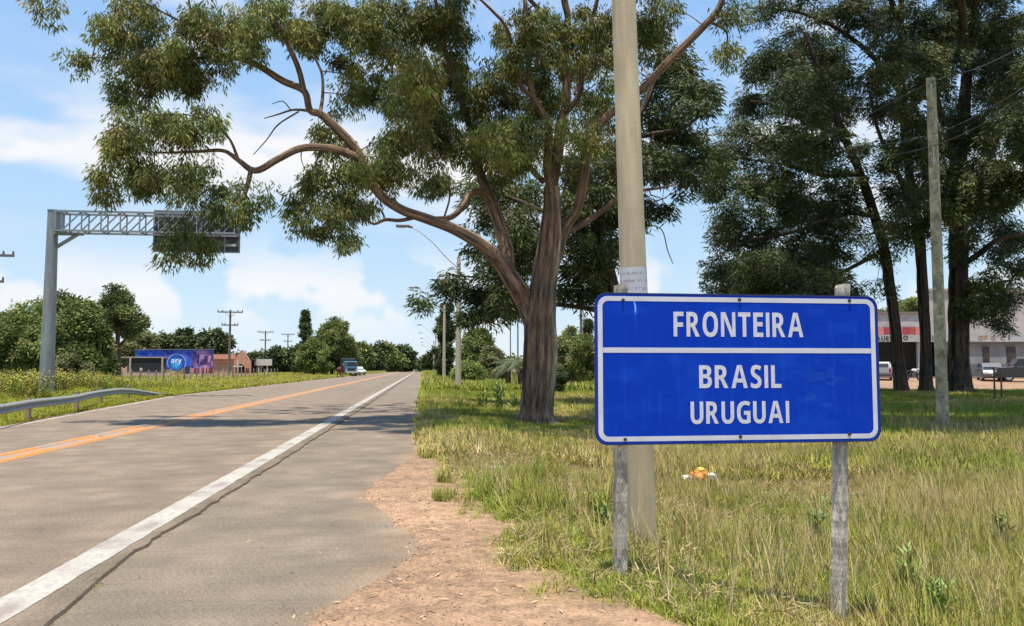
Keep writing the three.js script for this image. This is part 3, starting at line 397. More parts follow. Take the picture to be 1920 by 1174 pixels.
tracedTree({
  name: 'eucalyptus_tree', label: 'large spreading eucalyptus with thick forked trunk, its limbs hanging over the road', depth: 22, bark: barkMain, sprigs: eucSprigs, leaf: eucLeaf, colors: GREEN, colors2: GREEN2, spread: 2.2, subArea: 370, subR: 0.36, perSub: 19, twigMax: 2.4, droop: 1.15,
  limbs: [
    [[1003, 797, 42], [1003, 786, 33], [1004, 770, 27], [1008, 740, 25.5], [1011, 700, 25], [1013, 650, 25.5], [1013, 610, 25], [1016, 570, 24], [1020, 530, 22], [1027, 485, 21], [1031, 440, 20], [1034, 390, 16], [1034, 350, 14]],
    [[1012, 660, 5], [1004, 625, 15], [995, 594, 17.5], [983, 560, 18], [965, 530, 18, -0.2], [938, 490, 15, -0.3], [905, 460, 13, -0.5], [852, 430, 11, -0.8], [800, 411, 10, -1], [750, 393, 9, -1.2], [712, 365, 9, -1.2], [690, 325, 9.5, -1.2], [668, 283, 9, -1.2], [640, 250, 9, -1.3], [600, 214, 8, -1.4], [582, 208, 7.5, -1.4], [571, 172, 7, -1.5], [530, 152, 6.5, -1.5], [478, 120, 5.5, -1.6], [433, 107, 4.5, -1.6], [382, 108, 3, -1.5], [320, 112, 2, -1.4], [270, 120, 1.2, -1.4]],
    [[570, 172, 6, -1.5], [560, 130, 5.5, -1.6], [541, 86, 5, -1.8], [523, 50, 4.5, -2], [500, 20, 4, -2], [470, -30, 3, -2]],
    [[676, 300, 8, -1.2], [640, 284, 7.5, -1.5], [605, 277, 7, -1.8], [562, 279, 6.5, -2], [520, 299, 6, -2.2], [478, 320, 5.5, -2.3], [447, 300, 4.2, -2.3], [421, 283, 3.5, -2.4], [370, 284, 3, -2.4], [300, 286, 2, -2.4], [240, 280, 1.2, -2.2]],
    [[470, 322, 4.5, -2.3], [460, 360, 4, -2.4], [444, 380, 3, -2.5], [416, 364, 2, -2.4], [390, 356, 1.4, -2.4], [360, 380, 1, -2.4]],
    [[447, 300, 3, -2.3], [430, 260, 2, -2.4], [400, 230, 1.4, -2.4], [350, 215, 1, -2.3]],
    [[600, 213, 4, -1.4], [605, 180, 3, -1.1], [604, 140, 2.5, -1], [590, 100, 2, -0.8], [600, 60, 1.4, -0.7]],
    [[478, 120, 3.5, -1.6], [420, 70, 3, -1.7], [350, 45, 2.2, -1.8], [290, 15, 1.6, -1.8], [230, -15, 1, -1.8]],
    [[582, 208, 3, -1.4], [550, 206, 2, -1.6], [520, 215, 1.4, -1.7], [495, 222, 0.8, -1.7]],
    [[560, 209, 1.8, -1.5], [520, 235, 1.6, -1.7], [500, 262, 1.2, -1.8], [475, 290, 0.8, -1.9]],
    [[545, 206, 1.2, -1.5], [530, 190, 1, -1.6], [510, 195, 0.6, -1.7]],
    [[958, 516, 5, -0.2], [953, 495, 11, -0.1], [950, 466, 12, 0.1], [936, 420, 10.5, 0.4], [917, 370, 9.5, 0.6], [901, 327, 8.5, 0.7], [890, 278, 7.5, 0.8], [872, 210, 6.5, 0.8], [845, 130, 5, 0.6], [825, 50, 4, 0.4], [810, -40, 3, 0.2]],
    [[918, 372, 7, 0.5], [905, 361, 6.5, 0.3], [885, 361, 6.5, 0], [865, 390, 6, -0.4], [846, 407, 5.5, -0.7], [820, 410, 4.5, -0.9], [800, 410, 4, -1]],
    [[890, 300, 5, 0.8], [850, 250, 4, 0.5], [800, 200, 3.4, 0.2], [760, 150, 2.6, 0], [740, 90, 2, -0.2], [700, 40, 1.5, -0.3]],
    [[786, 405, 4, -1], [750, 413, 3.6, -1.2], [722, 412, 3.2, -1.4], [700, 420, 2.4, -1.5], [684, 409, 1.6, -1.6], [660, 410, 1, -1.6]],
    [[722, 412, 2, -1.4], [715, 396, 1.8, -1.3], [700, 388, 1.6, -1.3], [680, 385, 1.2, -1.4], [640, 395, 0.8, -1.5]],
    [[833, 407, 2, -0.8], [843, 370, 1.8, -0.7], [838, 335, 1.2, -0.6], [820, 300, 1, -0.5]],
    [[1032, 400, 12, 0.2], [1036, 345, 11, 0.3], [1046, 286, 10, 0.4], [1051, 230, 9, 0.5], [1061, 196, 8, 0.5], [1062, 123, 7.5, 0.6], [1058, 74, 7, 0.6], [1065, 37, 6.5, 0.6], [1058, 0, 6, 0.6], [1050, -80, 4.5, 0.5], [1040, -170, 3, 0.5]],
    [[1058, 80, 5, 0.6], [1030, 37, 4.5, 0.4], [998, 4, 4, 0.2], [950, -50, 3, 0]],
    [[1056, 212, 6, 0.5], [1068, 203, 6, 0.4], [1086, 180, 5.5, 0.3], [1092, 123, 5, 0.2], [1099, 70, 4.5, 0.2], [1116, 16, 4, 0], [1130, -60, 3, 0]],
    [[1034, 360, 9, -0.2], [1026, 311, 8, -0.4], [1029, 245, 7, -0.6], [1013, 205, 6.5, -0.7], [997, 176, 6, -0.8], [988, 82, 5, -1], [984, 0, 4, -1], [975, -80, 3, -1]],
    [[1000, 182, 5, -0.8], [976, 160, 4.5, -1], [964, 102, 4, -1.2], [948, 49, 3.4, -1.4], [925, 22, 3, -1.5], [880, -20, 2, -1.6]],
    [[1018, 340, 6, 0], [1003, 325, 5.5, -0.4], [992, 310, 4, -0.8], [985, 300, 2.5, -1]],
    [[1022, 550, 5, 0], [1030, 515, 14, 0.2], [1046, 462, 12, 0.3], [1060, 425, 10, 0.3], [1080, 396, 9, 0.2], [1095, 330, 8.5, 0], [1101, 275, 8, -0.2], [1128, 230, 8, -0.4], [1165, 197, 7.5, -0.5], [1203, 167, 7.5, -0.6], [1255, 114, 7, -0.6], [1317, 52, 6.5, -0.6], [1345, 20, 6, -0.6], [1362, -30, 5, -0.6], [1370, -120, 3, -0.6]],
    [[1056, 440, 6, 0.5], [1085, 425, 5.5, 0.8], [1120, 402, 5, 1], [1160, 372, 4.4, 1.2], [1200, 358, 3.5, 1.4], [1240, 352, 2.4, 1.5], [1270, 345, 1.2, 1.5]],
    [[1330, 40, 3, -0.6], [1362, 60, 2, -0.6], [1362, 90, 1.4, -0.6], [1355, 130, 0.8, -0.6]],
    [[1215, 420, 1, 1.4], [1240, 430, 1, 1.4], [1252, 470, 1, 1.4], [1262, 495, 0.6, 1.4]],
  ],
  clumps: [
    [225, 262, 55, 42, -2.3], [300, 245, 80, 48, -2.4], [385, 235, 55, 40, -2.5], [190, 325, 32, 34, -2.2], [250, 320, 50, 34, -2.3], [310, 335, 60, 34, -2.5, 0.9], [390, 335, 55, 38, -2.4, 0.9], [455, 360, 34, 40, -2.5, 0.8], [345, 425, 38, 36, -2.4, 0.5], [375, 462, 24, 18, -2.4, 0.6], [322, 470, 16, 12, -2.4, 0.4], [465, 392, 24, 22, -2.4, 0.8], [385, 395, 40, 18, -2.4, 0.6],
    [98, 8, 30, 22, -1.8], [150, 90, 16, 34, -1.6, 0.6], [215, 45, 40, 46, -1.6], [250, 100, 55, 52, -1.5], [320, 80, 80, 60, -1.7], [400, 50, 90, 55, -1.9], [275, 150, 52, 30, -1.4], [330, 140, 60, 24, -1.4], [225, 170, 16, 12, -1.4, 0.6], [265, 180, 20, 14, -1.4, 0.7], [460, 70, 60, 55, -1.9], [240, 12, 70, 26, -1.7], [520, 30, 60, 36, -2], [400, 125, 40, 20, -1.5, 0.8], [350, 160, 20, 12, -1.4, 0.5],
    [590, 30, 60, 40, -0.5], [650, 40, 70, 45, -0.3], [690, 110, 45, 55, 0.3], [640, 130, 30, 45, 0.4, 0.7], [660, 190, 35, 30, 0, 0.8], [740, 60, 80, 60], [770, 140, 70, 70], [720, 170, 45, 45], [800, 210, 75, 55], [840, 120, 65, 70], [760, 250, 55, 38], [840, 270, 55, 40, 0.5], [700, 20, 80, 30], [800, 20, 90, 36], [870, 180, 55, 60],
    [640, 330, 75, 38, -1.4], [580, 370, 46, 42, -1.8], [660, 380, 55, 36, -1.6], [600, 415, 38, 32, -1.7, 0.9], [645, 445, 14, 26, -1.6, 0.7], [562, 410, 22, 28, -1.8], [735, 320, 40, 40, -0.8, 0.8], [740, 270, 40, 30, -0.4, 0.9], [700, 300, 40, 36, -1.1, 0.9], [640, 265, 34, 22, -1.3, 0.9], [605, 250, 22, 16, -1.4, 0.5], [825, 350, 20, 30, -0.5, 0.6], [800, 330, 30, 24, -0.5, 0.6],
    [930, 210, 65, 55], [900, 60, 50, 36, 1.2, 0.6], [950, 255, 65, 42], [1000, 110, 60, 65, -1.2], [1010, 200, 45, 40], [1030, 40, 60, 40], [1090, 60, 60, 55], [1105, 150, 50, 65], [1085, 240, 50, 40], [980, 290, 50, 32, -1.2], [920, 290, 40, 26, 0.9], [975, 30, 60, 30, -1.2, 0.7], [1120, 230, 40, 50, 0.6], [870, 20, 50, 22, 0, 0.6], [1010, 265, 36, 30, -1],
    [1140, 60, 50, 50], [1230, 50, 34, 40, -0.2, 0.8], [1215, 100, 30, 34, 0.4, 0.8], [1368, 80, 8, 30, -0.6, 0.5], [1360, 20, 26, 14, -0.6, 0.6], [1240, 15, 40, 20, 0, 0.8],
    [900, 250, 60, 40, 0.3], [940, 300, 55, 30, 0.2], [860, 240, 60, 45, 0.4], [1000, 240, 50, 40, -0.8], [1040, 150, 50, 60, 0.8], [950, 150, 55, 50, 0.6], [620, 60, 60, 45, -0.2], [560, 60, 40, 40, -1.2], [780, 200, 60, 50, 0.2], [830, 50, 60, 40, 0.6], [1080, 300, 36, 30, 0.3, 0.8], [1160, 130, 40, 60, -0.2],
    [300, -90, 170, 50, -1, 0.6], [540, -120, 150, 60, 3, 0.8], [760, -130, 190, 80, -3.5, 1.0], [980, -150, 190, 90, -4, 1.0], [1180, -90, 140, 70, 0, 1.1], [740, -70, 150, 40, 4, 1.1], [920, -60, 150, 40, 5.5, 1.1], [660, -180, 160, 60, 6.5, 0.9], [880, -180, 170, 70, 1, 1.1], [820, -230, 160, 60, -5, 0.8],
  ],
});
tracedTree({
  name: 'dark_tree', label: 'dark leafy tree behind the big forked eucalyptus, low twigs reaching past the street light', depth: 33, bark: barkDark, sprigs: eucSprigsFar, leaf: eucLeaf, colors: DARK, colors2: DARK2, spread: 1.8, subArea: 170, subR: 0.5, perSub: 12, twigMax: 2.4,
  limbs: [
    [[1160, 757, 18], [1158, 700, 14], [1155, 620, 13], [1152, 560, 12], [1140, 500, 11], [1125, 440, 9], [1130, 380, 8], [1160, 300, 7], [1200, 220, 6], [1230, 140, 4.5], [1240, 60, 3]],
    [[1150, 590, 5], [1110, 580, 4.5], [1070, 574, 4], [1030, 570, 3.5], [960, 566, 3], [920, 562, 2.4], [885, 548, 2], [845, 545, 1.4], [800, 560, 0.8]],
    [[1152, 570, 5], [1130, 560, 4.5], [1112, 530, 4], [1090, 500, 3], [1060, 470, 2]],
    [[1128, 450, 6], [1080, 420, 5, -0.5], [1030, 400, 4.5, -0.5], [980, 380, 4], [930, 360, 3], [900, 340, 2]],
    [[1140, 500, 5], [1080, 500, 4.5], [1000, 505, 4], [950, 510, 3], [900, 520, 2], [850, 515, 1]],
    [[1180, 260, 5], [1230, 250, 4], [1280, 240, 3], [1310, 220, 2]],
  ],
  clumps: [[1255, 130, 50, 50], [1290, 190, 50, 50], [1240, 220, 50, 60], [1285, 270, 45, 50], [1240, 310, 45, 45], [1230, 380, 50, 34, 0, 0.5], [1270, 350, 40, 30, 0, 0.5], [1215, 60, 30, 40], [1170, 300, 50, 60], [1110, 340, 60, 70], [1160, 400, 50, 40], [1085, 400, 45, 60], [960, 360, 60, 40], [930, 410, 40, 36, 0, 0.7], [980, 430, 45, 40], [1090, 480, 50, 55], [1130, 470, 40, 45], [960, 490, 50, 30], [925, 500, 45, 28], [1000, 470, 40, 30], [935, 560, 50, 36], [910, 590, 40, 20], [970, 550, 40, 34], [1060, 540, 36, 28, 0, 0.8], [1110, 545, 34, 34, 0, 0.8], [900, 470, 26, 16, 0, 0.6], [880, 535, 22, 14, 0, 0.5], [845, 525, 20, 14, 0, 0.5], [835, 545, 12, 10, 0, 0.5], [788, 556, 12, 14, 0, 0.6], [875, 600, 14, 9, 0, 0.4], [900, 340, 40, 30, 0, 0.7]],
});
const rightTree = (name, label, limbs, clumps, depth, seed, pal = DARK, pal2 = DARK2) => tracedTree({ name, label, depth, bark: barkDark, sprigs: eucSprigsFar, leaf: eucLeaf, colors: pal, colors2: pal2, spread: 2.6, near: 8, subArea: 160, subR: 0.6, perSub: 14, twigMax: 2.6, group: undefined, limbs, clumps });
rightTree('leaning_tree', 'tall dark tree on a thin trunk that leans left just right of the blue sign', [
  [[1692, 742, 17], [1690, 725, 12], [1683, 650, 9.5], [1669, 540, 9], [1656, 460, 8.5], [1638, 400, 8], [1615, 330, 7.5, -0.8], [1585, 260, 7, -1.5], [1555, 190, 6.5, -2], [1530, 120, 5, -2.2], [1510, 60, 3, -2.2]],
  [[1640, 405, 5], [1590, 400, 4, -0.5], [1530, 420, 3.2, -1], [1470, 440, 2.6, -1.2], [1410, 450, 2, -1.4], [1360, 470, 2, -3.2]],
  [[1610, 325, 5, -0.8], [1550, 330, 3.6, -0.8], [1480, 310, 2.8, -1], [1410, 300, 2, -1.2], [1350, 290, 2, -3]],
  [[1580, 255, 4.5, -1.5], [1520, 230, 3.4, -1], [1460, 200, 2.4, -1], [1410, 190, 2.4, -2.8]],
  [[1655, 470, 4.5], [1600, 500, 3.6, -0.6], [1540, 530, 3, -1], [1480, 540, 2.4, -1.2], [1420, 550, 3, -2.8], [1350, 545, 2, -2.8]],
], [[1500, 100, 90, 50], [1450, 130, 55, 55], [1560, 120, 55, 55], [1420, 195, 45, 45], [1500, 190, 80, 60], [1570, 200, 55, 60], [1390, 275, 60, 45], [1480, 280, 85, 60], [1560, 290, 60, 60], [1345, 310, 40, 40], [1370, 350, 55, 40], [1450, 370, 80, 60], [1540, 380, 65, 60], [1600, 350, 30, 50, 0, 0.8], [1370, 420, 50, 50], [1440, 450, 70, 50], [1520, 460, 75, 55], [1585, 450, 34, 50], [1365, 490, 45, 45], [1430, 530, 70, 40], [1510, 540, 70, 36], [1575, 530, 34, 40, 0, 0.8], [1340, 535, 30, 18], [1480, 575, 120, 30], [1400, 560, 60, 28], [1450, 500, 80, 40], [1380, 545, 50, 24], [1540, 500, 60, 40], [1560, 560, 60, 26]], 46);
rightTree('tall_tree', 'tall tree on a slim straight trunk beside the slim square pole', [
  [[1737, 742, 18], [1737, 722, 11], [1736, 650, 9], [1731, 560, 9], [1724, 450, 8.5], [1714, 380, 8], [1702, 300, 7.5], [1695, 220, 7], [1690, 130, 6], [1690, 40, 4], [1690, -80, 3]],
  [[1716, 390, 6], [1690, 340, 5, -0.5], [1665, 290, 4, -1], [1645, 240, 3, -1.3], [1630, 170, 2, -1.5]],
  [[1720, 430, 5], [1750, 400, 4.5, -0.8], [1775, 350, 4, -1.5], [1790, 280, 3, -1.8]],
  [[1694, 180, 5], [1640, 110, 4, -0.5], [1580, 60, 3.4, -1], [1520, 30, 3, -1.3], [1450, 15, 2, -1.5], [1400, 15, 1.4, -1.5]],
  [[1690, 60, 5], [1650, -60, 5, -5], [1590, -170, 4.5, -11], [1530, -280, 3, -18]],
  [[1724, 450, 4], [1690, 440, 3.5, -0.4], [1660, 430, 3, -0.8], [1630, 440, 2, -1]],
], [[1690, 60, 60, 60], [1650, 110, 45, 50], [1720, 130, 50, 60], [1650, 190, 40, 50], [1710, 220, 50, 50], [1680, 290, 42, 50], [1740, 300, 40, 50], [1700, 360, 45, 45], [1745, 380, 40, 45], [1690, 415, 34, 40], [1735, 430, 34, 26], [1640, 455, 22, 30, -0.8, 0.8], [1668, 470, 20, 26, -0.8, 0.7], [1600, 50, 60, 26, -1, 0.8], [1540, 22, 60, 22, -1.2, 0.8], [1450, 14, 55, 22, -1.4, 0.8], [1410, 30, 30, 16, -1.5, 0.6], [1620, 20, 70, 30, -1], [1660, -60, 120, 60], [1540, -40, 110, 40], [1620, -120, 150, 50, -8], [1560, -200, 180, 60, -13], [1520, -290, 200, 70, -18], [1650, 540, 16, 14, -0.4, 0.4]], 46);
rightTree('broad_tree', 'massive dark tree with the thickest trunk standing in front of the parked black car', [
  [[1801, 745, 30], [1800, 728, 21], [1798, 660, 17], [1797, 560, 16], [1797, 460, 15], [1798, 380, 14], [1800, 300, 12], [1806, 220, 11], [1812, 140, 9], [1816, 60, 7], [1820, -60, 5], [1820, -160, 3]],
  [[1798, 420, 10], [1830, 350, 8.5, -0.6], [1860, 280, 7, -1.2], [1885, 200, 6, -1.6], [1900, 110, 4, -2]],
  [[1799, 330, 8], [1775, 250, 7, -0.8], [1755, 180, 5.5, -1.5], [1740, 100, 4, -2], [1730, 40, 3, -2]],
  [[1812, 140, 7], [1800, -30, 6.5, -5], [1780, -150, 6, -11], [1740, -260, 5, -17], [1700, -340, 3, -21]],
  [[1812, 60, 6], [1850, -60, 6, -6], [1880, -180, 5.5, -13], [1900, -300, 4, -18]],
  [[1797, 500, 6], [1830, 480, 5.5, -0.8], [1870, 450, 4.5, -1.6], [1910, 440, 3.5, -2], [1960, 430, 2, -2]],
  [[1797, 560, 4], [1825, 545, 3.5, -0.4], [1855, 550, 3, -0.8], [1885, 575, 2, -1]],
], [[1770, 50, 55, 60], [1830, 50, 70, 70], [1890, 60, 55, 70], [1780, 140, 45, 55], [1840, 150, 60, 65], [1900, 160, 50, 70], [1790, 230, 45, 55], [1850, 250, 55, 60], [1910, 260, 40, 70], [1785, 320, 42, 50], [1840, 340, 50, 55], [1895, 350, 45, 60], [1790, 400, 36, 40], [1840, 420, 50, 45], [1895, 430, 40, 45], [1815, 460, 34, 30], [1870, 480, 34, 30, -1.2, 0.8], [1910, 500, 30, 30, -1.4, 0.8], [1840, 535, 42, 30, -0.6], [1875, 560, 34, 34, -0.8], [1850, 590, 42, 28, -0.6, 0.9], [1890, 605, 24, 20, -0.8, 0.7], [1825, 570, 26, 34, -0.4], [1960, 100, 50, 90], [1970, 300, 50, 100], [1800, -60, 140, 60], [1930, -60, 100, 60], [1780, -170, 160, 60, -11], [1740, -260, 200, 70, -16], [1690, -350, 220, 80, -21], [1880, -190, 150, 60, -13], [1920, -310, 180, 70, -18]], 46);
rightTree('shade_tree', 'tall spreading tree right of the slim square pole, its crown shading the grass', [
  [[2190, 790, 30], [2185, 760, 22], [2180, 600, 20], [2170, 400, 18], [2160, 200, 16], [2140, 0, 14], [2110, -200, 10], [2080, -400, 6]],
  [[2160, 180, 10], [2060, 0, 9, -1], [1950, -160, 7.5, -2], [1840, -280, 6, -3], [1720, -360, 4, -3], [1600, -400, 2.5, -3]],
  [[2130, -40, 9], [2020, -200, 8, 1], [1900, -300, 6, 2], [1760, -360, 4, 3], [1620, -380, 2.5, 3]],
  [[2165, 300, 8], [2080, 160, 7, 2], [2000, 0, 5, 4], [1940, -120, 3, 5]],
], [[1620, -400, 160, 70, -3], [1760, -380, 170, 80, -3], [1900, -330, 170, 90, -3], [2040, -280, 150, 90, -2], [1640, -390, 160, 70, 2], [1780, -370, 170, 80, 2], [1920, -310, 160, 90, 2], [2060, -240, 140, 100, 2], [1980, -120, 90, 80, 4], [2100, -420, 160, 90, 0], [1700, -330, 150, 60, 6], [1850, -280, 150, 70, 6], [1990, -220, 120, 70, 6]], 22);
console.log('traced trees done');
// ---------------------------------------------------------------- smaller and further trees
function freeTree(name, label, px, pyBase, pyTop, wpx, depth, o = {}) {
  const b = P(px, pyBase, depth), gy = groundY(b.x, b.z), h = P(px, pyTop, depth).y - gy, w = wpx / F * depth / 2;
  const t = thing(name, label, o.category || 'tree', [b.x, gy, b.z], 0, o.group), fine = depth < 145, crown = new Crown(fine ? bushSprigs : broadSprigs, bushLeaf), low = (o.low ?? 0.12) * h, nodes = [];
  const tr = o.trunk ?? 0.035, lean = rr(-0.03, 0.03) * h;
  if (o.trunk !== 0) part('trunk', tube([V(0, -0.2, 0), V(lean * 0.3, h * 0.25, 0), V(lean, h * 0.55, 0), V(lean, h * (o.kind === 'cone' ? 0.97 : 0.8), 0)], [h * tr, h * tr * 0.8, h * tr * 0.55, h * tr * 0.15], 9, 4, relief(px, 0.3)), barkDark, t);
  if (o.trunk !== 0 && o.kind !== 'cone') for (let i = 0; i < 5; i++) { const a = i * 1.26 + rr(0, 0.6), y0 = h * rr(0.25, 0.5); part('limb', tube([V(lean * 0.7, y0, 0), V(Math.cos(a) * w * 0.35, y0 + h * 0.15, Math.sin(a) * w * 0.35), V(Math.cos(a) * w * 0.7, y0 + h * 0.27, Math.sin(a) * w * 0.7)], [h * tr * 0.5, h * tr * 0.35, h * tr * 0.12], 6, 4), barkDark, t); }
  const N = o.n || 60, pal = o.pal || BUSHC, sc = o.scale || 1;
  for (let i = 0; i < N; i++) {
    let y, r, a = rnd() * 6.283;
    if (o.kind === 'cone') { const k = rnd(); y = mix(low, h, k); r = w * (1 - k) * rr(0.35, 1) + 0.1; }
    else if (o.kind === 'column') { const k = rnd(); y = mix(low, h, k); r = w * rr(0.1, 1) * Math.sqrt(Math.max(0.05, 1 - (2 * k - 1) ** 4)); }
    else { const ct = rr(-0.85, 1), k = Math.cbrt(rr(0.25, 1)); y = mix(low, h, 0.5 + 0.5 * ct * k) ; r = w * k * Math.sqrt(1 - ct * ct) * (1 - 0.25 * Math.max(0, ct)); if (o.lumpy) { const q = vnoise(Math.cos(a) * 1.5 + px, Math.sin(a) * 1.5, y * 0.35); r *= mix(0.55, 1.15, q); } }
    if (o.kind !== 'cone' && o.kind !== 'column') { const q = fbm(Math.cos(a) * 2.1 + px, Math.sin(a) * 2.1, y * 0.5, 3); r *= mix(0.55, 1.35, q); y *= mix(0.82, 1.12, fbm(a * 1.3, px, y * 0.3, 2)); }
    const c = V(Math.cos(a) * r + lean * y / h, y, Math.sin(a) * r), tone = rr(0.65, 1.3), R = ((o.subR || 0.19) * w + 0.15) * rr(0.5, 1.25);
    const m = Math.round((o.per || 10) * (fine ? 2.2 : 1)); for (let k = 0; k < m; k++) { let u, v, q; do { u = rr(-1, 1); v = rr(-1, 1); q = rr(-1, 1); } while (u * u + v * v + q * q > 1); crown.add(c.clone().add(V(u * R, v * R * 0.8, q * R)), sc * (fine ? 1.15 : 1) * rr(0.7, 1.2), pick(pal).multiplyScalar(tone), 0.7); }
  }
  crown.build(t); return t;
}
const BUSHC = [[0.17, 0.225, 0.06], [0.22, 0.26, 0.075], [0.13, 0.175, 0.05], [0.26, 0.28, 0.085]], DUSTY = [[0.21, 0.22, 0.085], [0.25, 0.25, 0.10], [0.16, 0.185, 0.07]], LIGHTG = [[0.22, 0.28, 0.065], [0.27, 0.32, 0.08], [0.18, 0.24, 0.07]];
// left thicket
freeTree('thicket_tree', 'broad bushy tree behind the steel gantry column, left of it', 30, 716, 590, 190, 62, { n: 150, per: 12, low: 0.02, scale: 0.9, lumpy: 1 });
freeTree('thicket_tree', 'rounded green tree directly behind the steel gantry column', 100, 716, 558, 150, 66, { n: 140, per: 12, low: 0.02, scale: 0.9, lumpy: 1, pal: LIGHTG.concat(BUSHC) });
freeTree('thicket_tree', 'dark spreading tree between the gantry column and the mural wall', 152, 716, 575, 118, 60, { n: 170, per: 12, low: 0.02, scale: 0.9, lumpy: 1 });
freeTree('thicket_tree', 'olive low tree rising behind the left end of the mural wall', 265, 705, 622, 100, 160, { n: 110, per: 12, low: 0.02, scale: 0.9, lumpy: 1, pal: DUSTY });
freeTree('thicket_tree', 'tall airy round-topped tree rising behind the dark thicket', 222, 705, 546, 105, 92, { n: 46, per: 15, low: 0.45, scale: 1.0, lumpy: 1, subR: 0.22, pal: DARK.concat(BUSHC) });
freeTree('thicket_tree', 'small brownish shrub at the foot of the thicket beside the gantry column', 128, 722, 668, 70, 52, { n: 40, per: 10, low: 0.02, trunk: 0.02, scale: 0.6, pal: DUSTY });
freeTree('thicket_tree', 'leafy shrub at the end of the thicket by the salmon wall', 188, 716, 648, 36, 66, { n: 60, per: 12, low: 0.02, scale: 0.8, pal: BUSHC });
// behind the mural
[[305, 632, 50], [345, 626, 56], [385, 630, 50], [410, 624, 44]].forEach(([x, y, w], i) => freeTree('background_tree', 'flat-topped tree with see-through crown rising behind the mural wall', x, 700, y, w, 165, { n: 26, per: 11, low: 0.5, scale: 1.5, subR: 0.2, pal: DARK, group: 'trees behind the mural wall' }));
[[515, 655, 50], [480, 664, 40], [548, 655, 34]].forEach(([x, y, w], i) => freeTree('background_tree', ['low dark tree behind the white notice board', 'small tree just right of the salmon house', 'small dark tree at the foot of the conifer'][i], x, 699, y, w, 175, { n: 36, per: 10, low: 0.1, scale: 1.3, pal: DARK }));
freeTree('conifer', 'dark pointed conifer beside the pale round roadside tree', 574, 700, 584, 54, 140, { kind: 'cone', n: 90, per: 9, low: 0.05, scale: 0.9, pal: DARK, trunk: 0.02, subR: 0.12 });
freeTree('roadside_tree', 'large pale green willow-like tree beside the conifer at the road', 622, 702, 600, 92, 130, { n: 150, per: 11, low: 0.02, scale: 1.0, lumpy: 1, pal: LIGHTG.concat(DUSTY) });
freeTree('roadside_tree', 'rounded green tree below the conifer at the grassy verge', 588, 702, 640, 56, 124, { n: 70, per: 10, low: 0.02, scale: 0.9, pal: LIGHTG.concat(BUSHC) });
[[672, 645, 46, 'dark tree tucked behind the pale willow-like tree'], [696, 656, 36, 'small grey-green tree in the gap of the far roadside trees'], [722, 646, 62, 'wide domed tree at the far left roadside'], [752, 648, 44, 'dark domed tree at the end of the far roadside trees']].forEach(([x, y, w, l], i) => freeTree('roadside_tree', l, x, 697, y, w, 215 + i * 8, { n: 70, per: 10, low: 0.03, scale: 1.7, pal: i % 2 ? DARK : BUSHC }));
// right middle distance
freeTree('cypress', 'narrow dark cypress behind the street light poles', 833, 712, 573, 34, 95, { kind: 'column', n: 90, per: 10, low: 0.02, scale: 0.8, trunk: 0.015, pal: DARK, subR: 0.2 });
freeTree('garden_tree', 'round dark green tree between the street light and the forked trunk', 896, 712, 619, 70, 82, { n: 110, per: 12, low: 0.02, scale: 0.8, pal: BUSHC });
freeTree('garden_tree', 'low bright shrub at the foot of the round dark tree', 880, 716, 682, 60, 70, { n: 40, per: 10, low: 0.02, scale: 0.6, trunk: 0.02, pal: LIGHTG });
freeTree('garden_tree', 'olive shrub seen just right of the forked trunk', 1052, 722, 640, 56, 62, { n: 70, per: 11, low: 0.02, scale: 0.65, trunk: 0.02, pal: DUSTY });
freeTree('garden_tree', 'yellow-green shrub touching the left edge of the blue sign', 1096, 722, 632, 54, 60, { n: 70, per: 11, low: 0.02, scale: 0.65, trunk: 0.02, pal: LIGHTG.concat(DUSTY) });
freeTree('garden_tree', 'distant rounded tree beyond the shrubs near the blue sign', 1072, 708, 622, 80, 120, { n: 70, per: 10, low: 0.03, scale: 1.2, pal: LIGHTG.concat(BUSHC) });
freeTree('garden_tree', 'grey-green bush left of the forked trunk beside the palms', 925, 716, 655, 50, 76, { n: 60, per: 10, low: 0.02, scale: 0.7, trunk: 0.02, pal: DUSTY });
freeTree('garden_tree', 'small dark bush at the foot of the shrubs right of the forked trunk', 1046, 735, 690, 26, 46, { n: 24, per: 9, low: 0.02, scale: 0.4, trunk: 0.02, pal: DARK });
freeTree('small_conifer', 'tiny layered conifer next to the left edge of the blue sign', 1104, 715, 602, 26, 74, { kind: 'cone', n: 40, per: 6, low: 0.15, scale: 0.55, trunk: 0.02, pal: DARK });
freeTree('shop_tree', 'green leafy tree rising behind the shop roof', 1702, 706, 556, 90, 92, { n: 120, per: 12, low: 0.15, scale: 0.8, pal: BUSHC });
freeTree('shop_tree', 'green tree behind the shop beside the blue sign', 1625, 706, 575, 90, 96, { n: 90, per: 12, low: 0.15, scale: 0.8, pal: BUSHC });
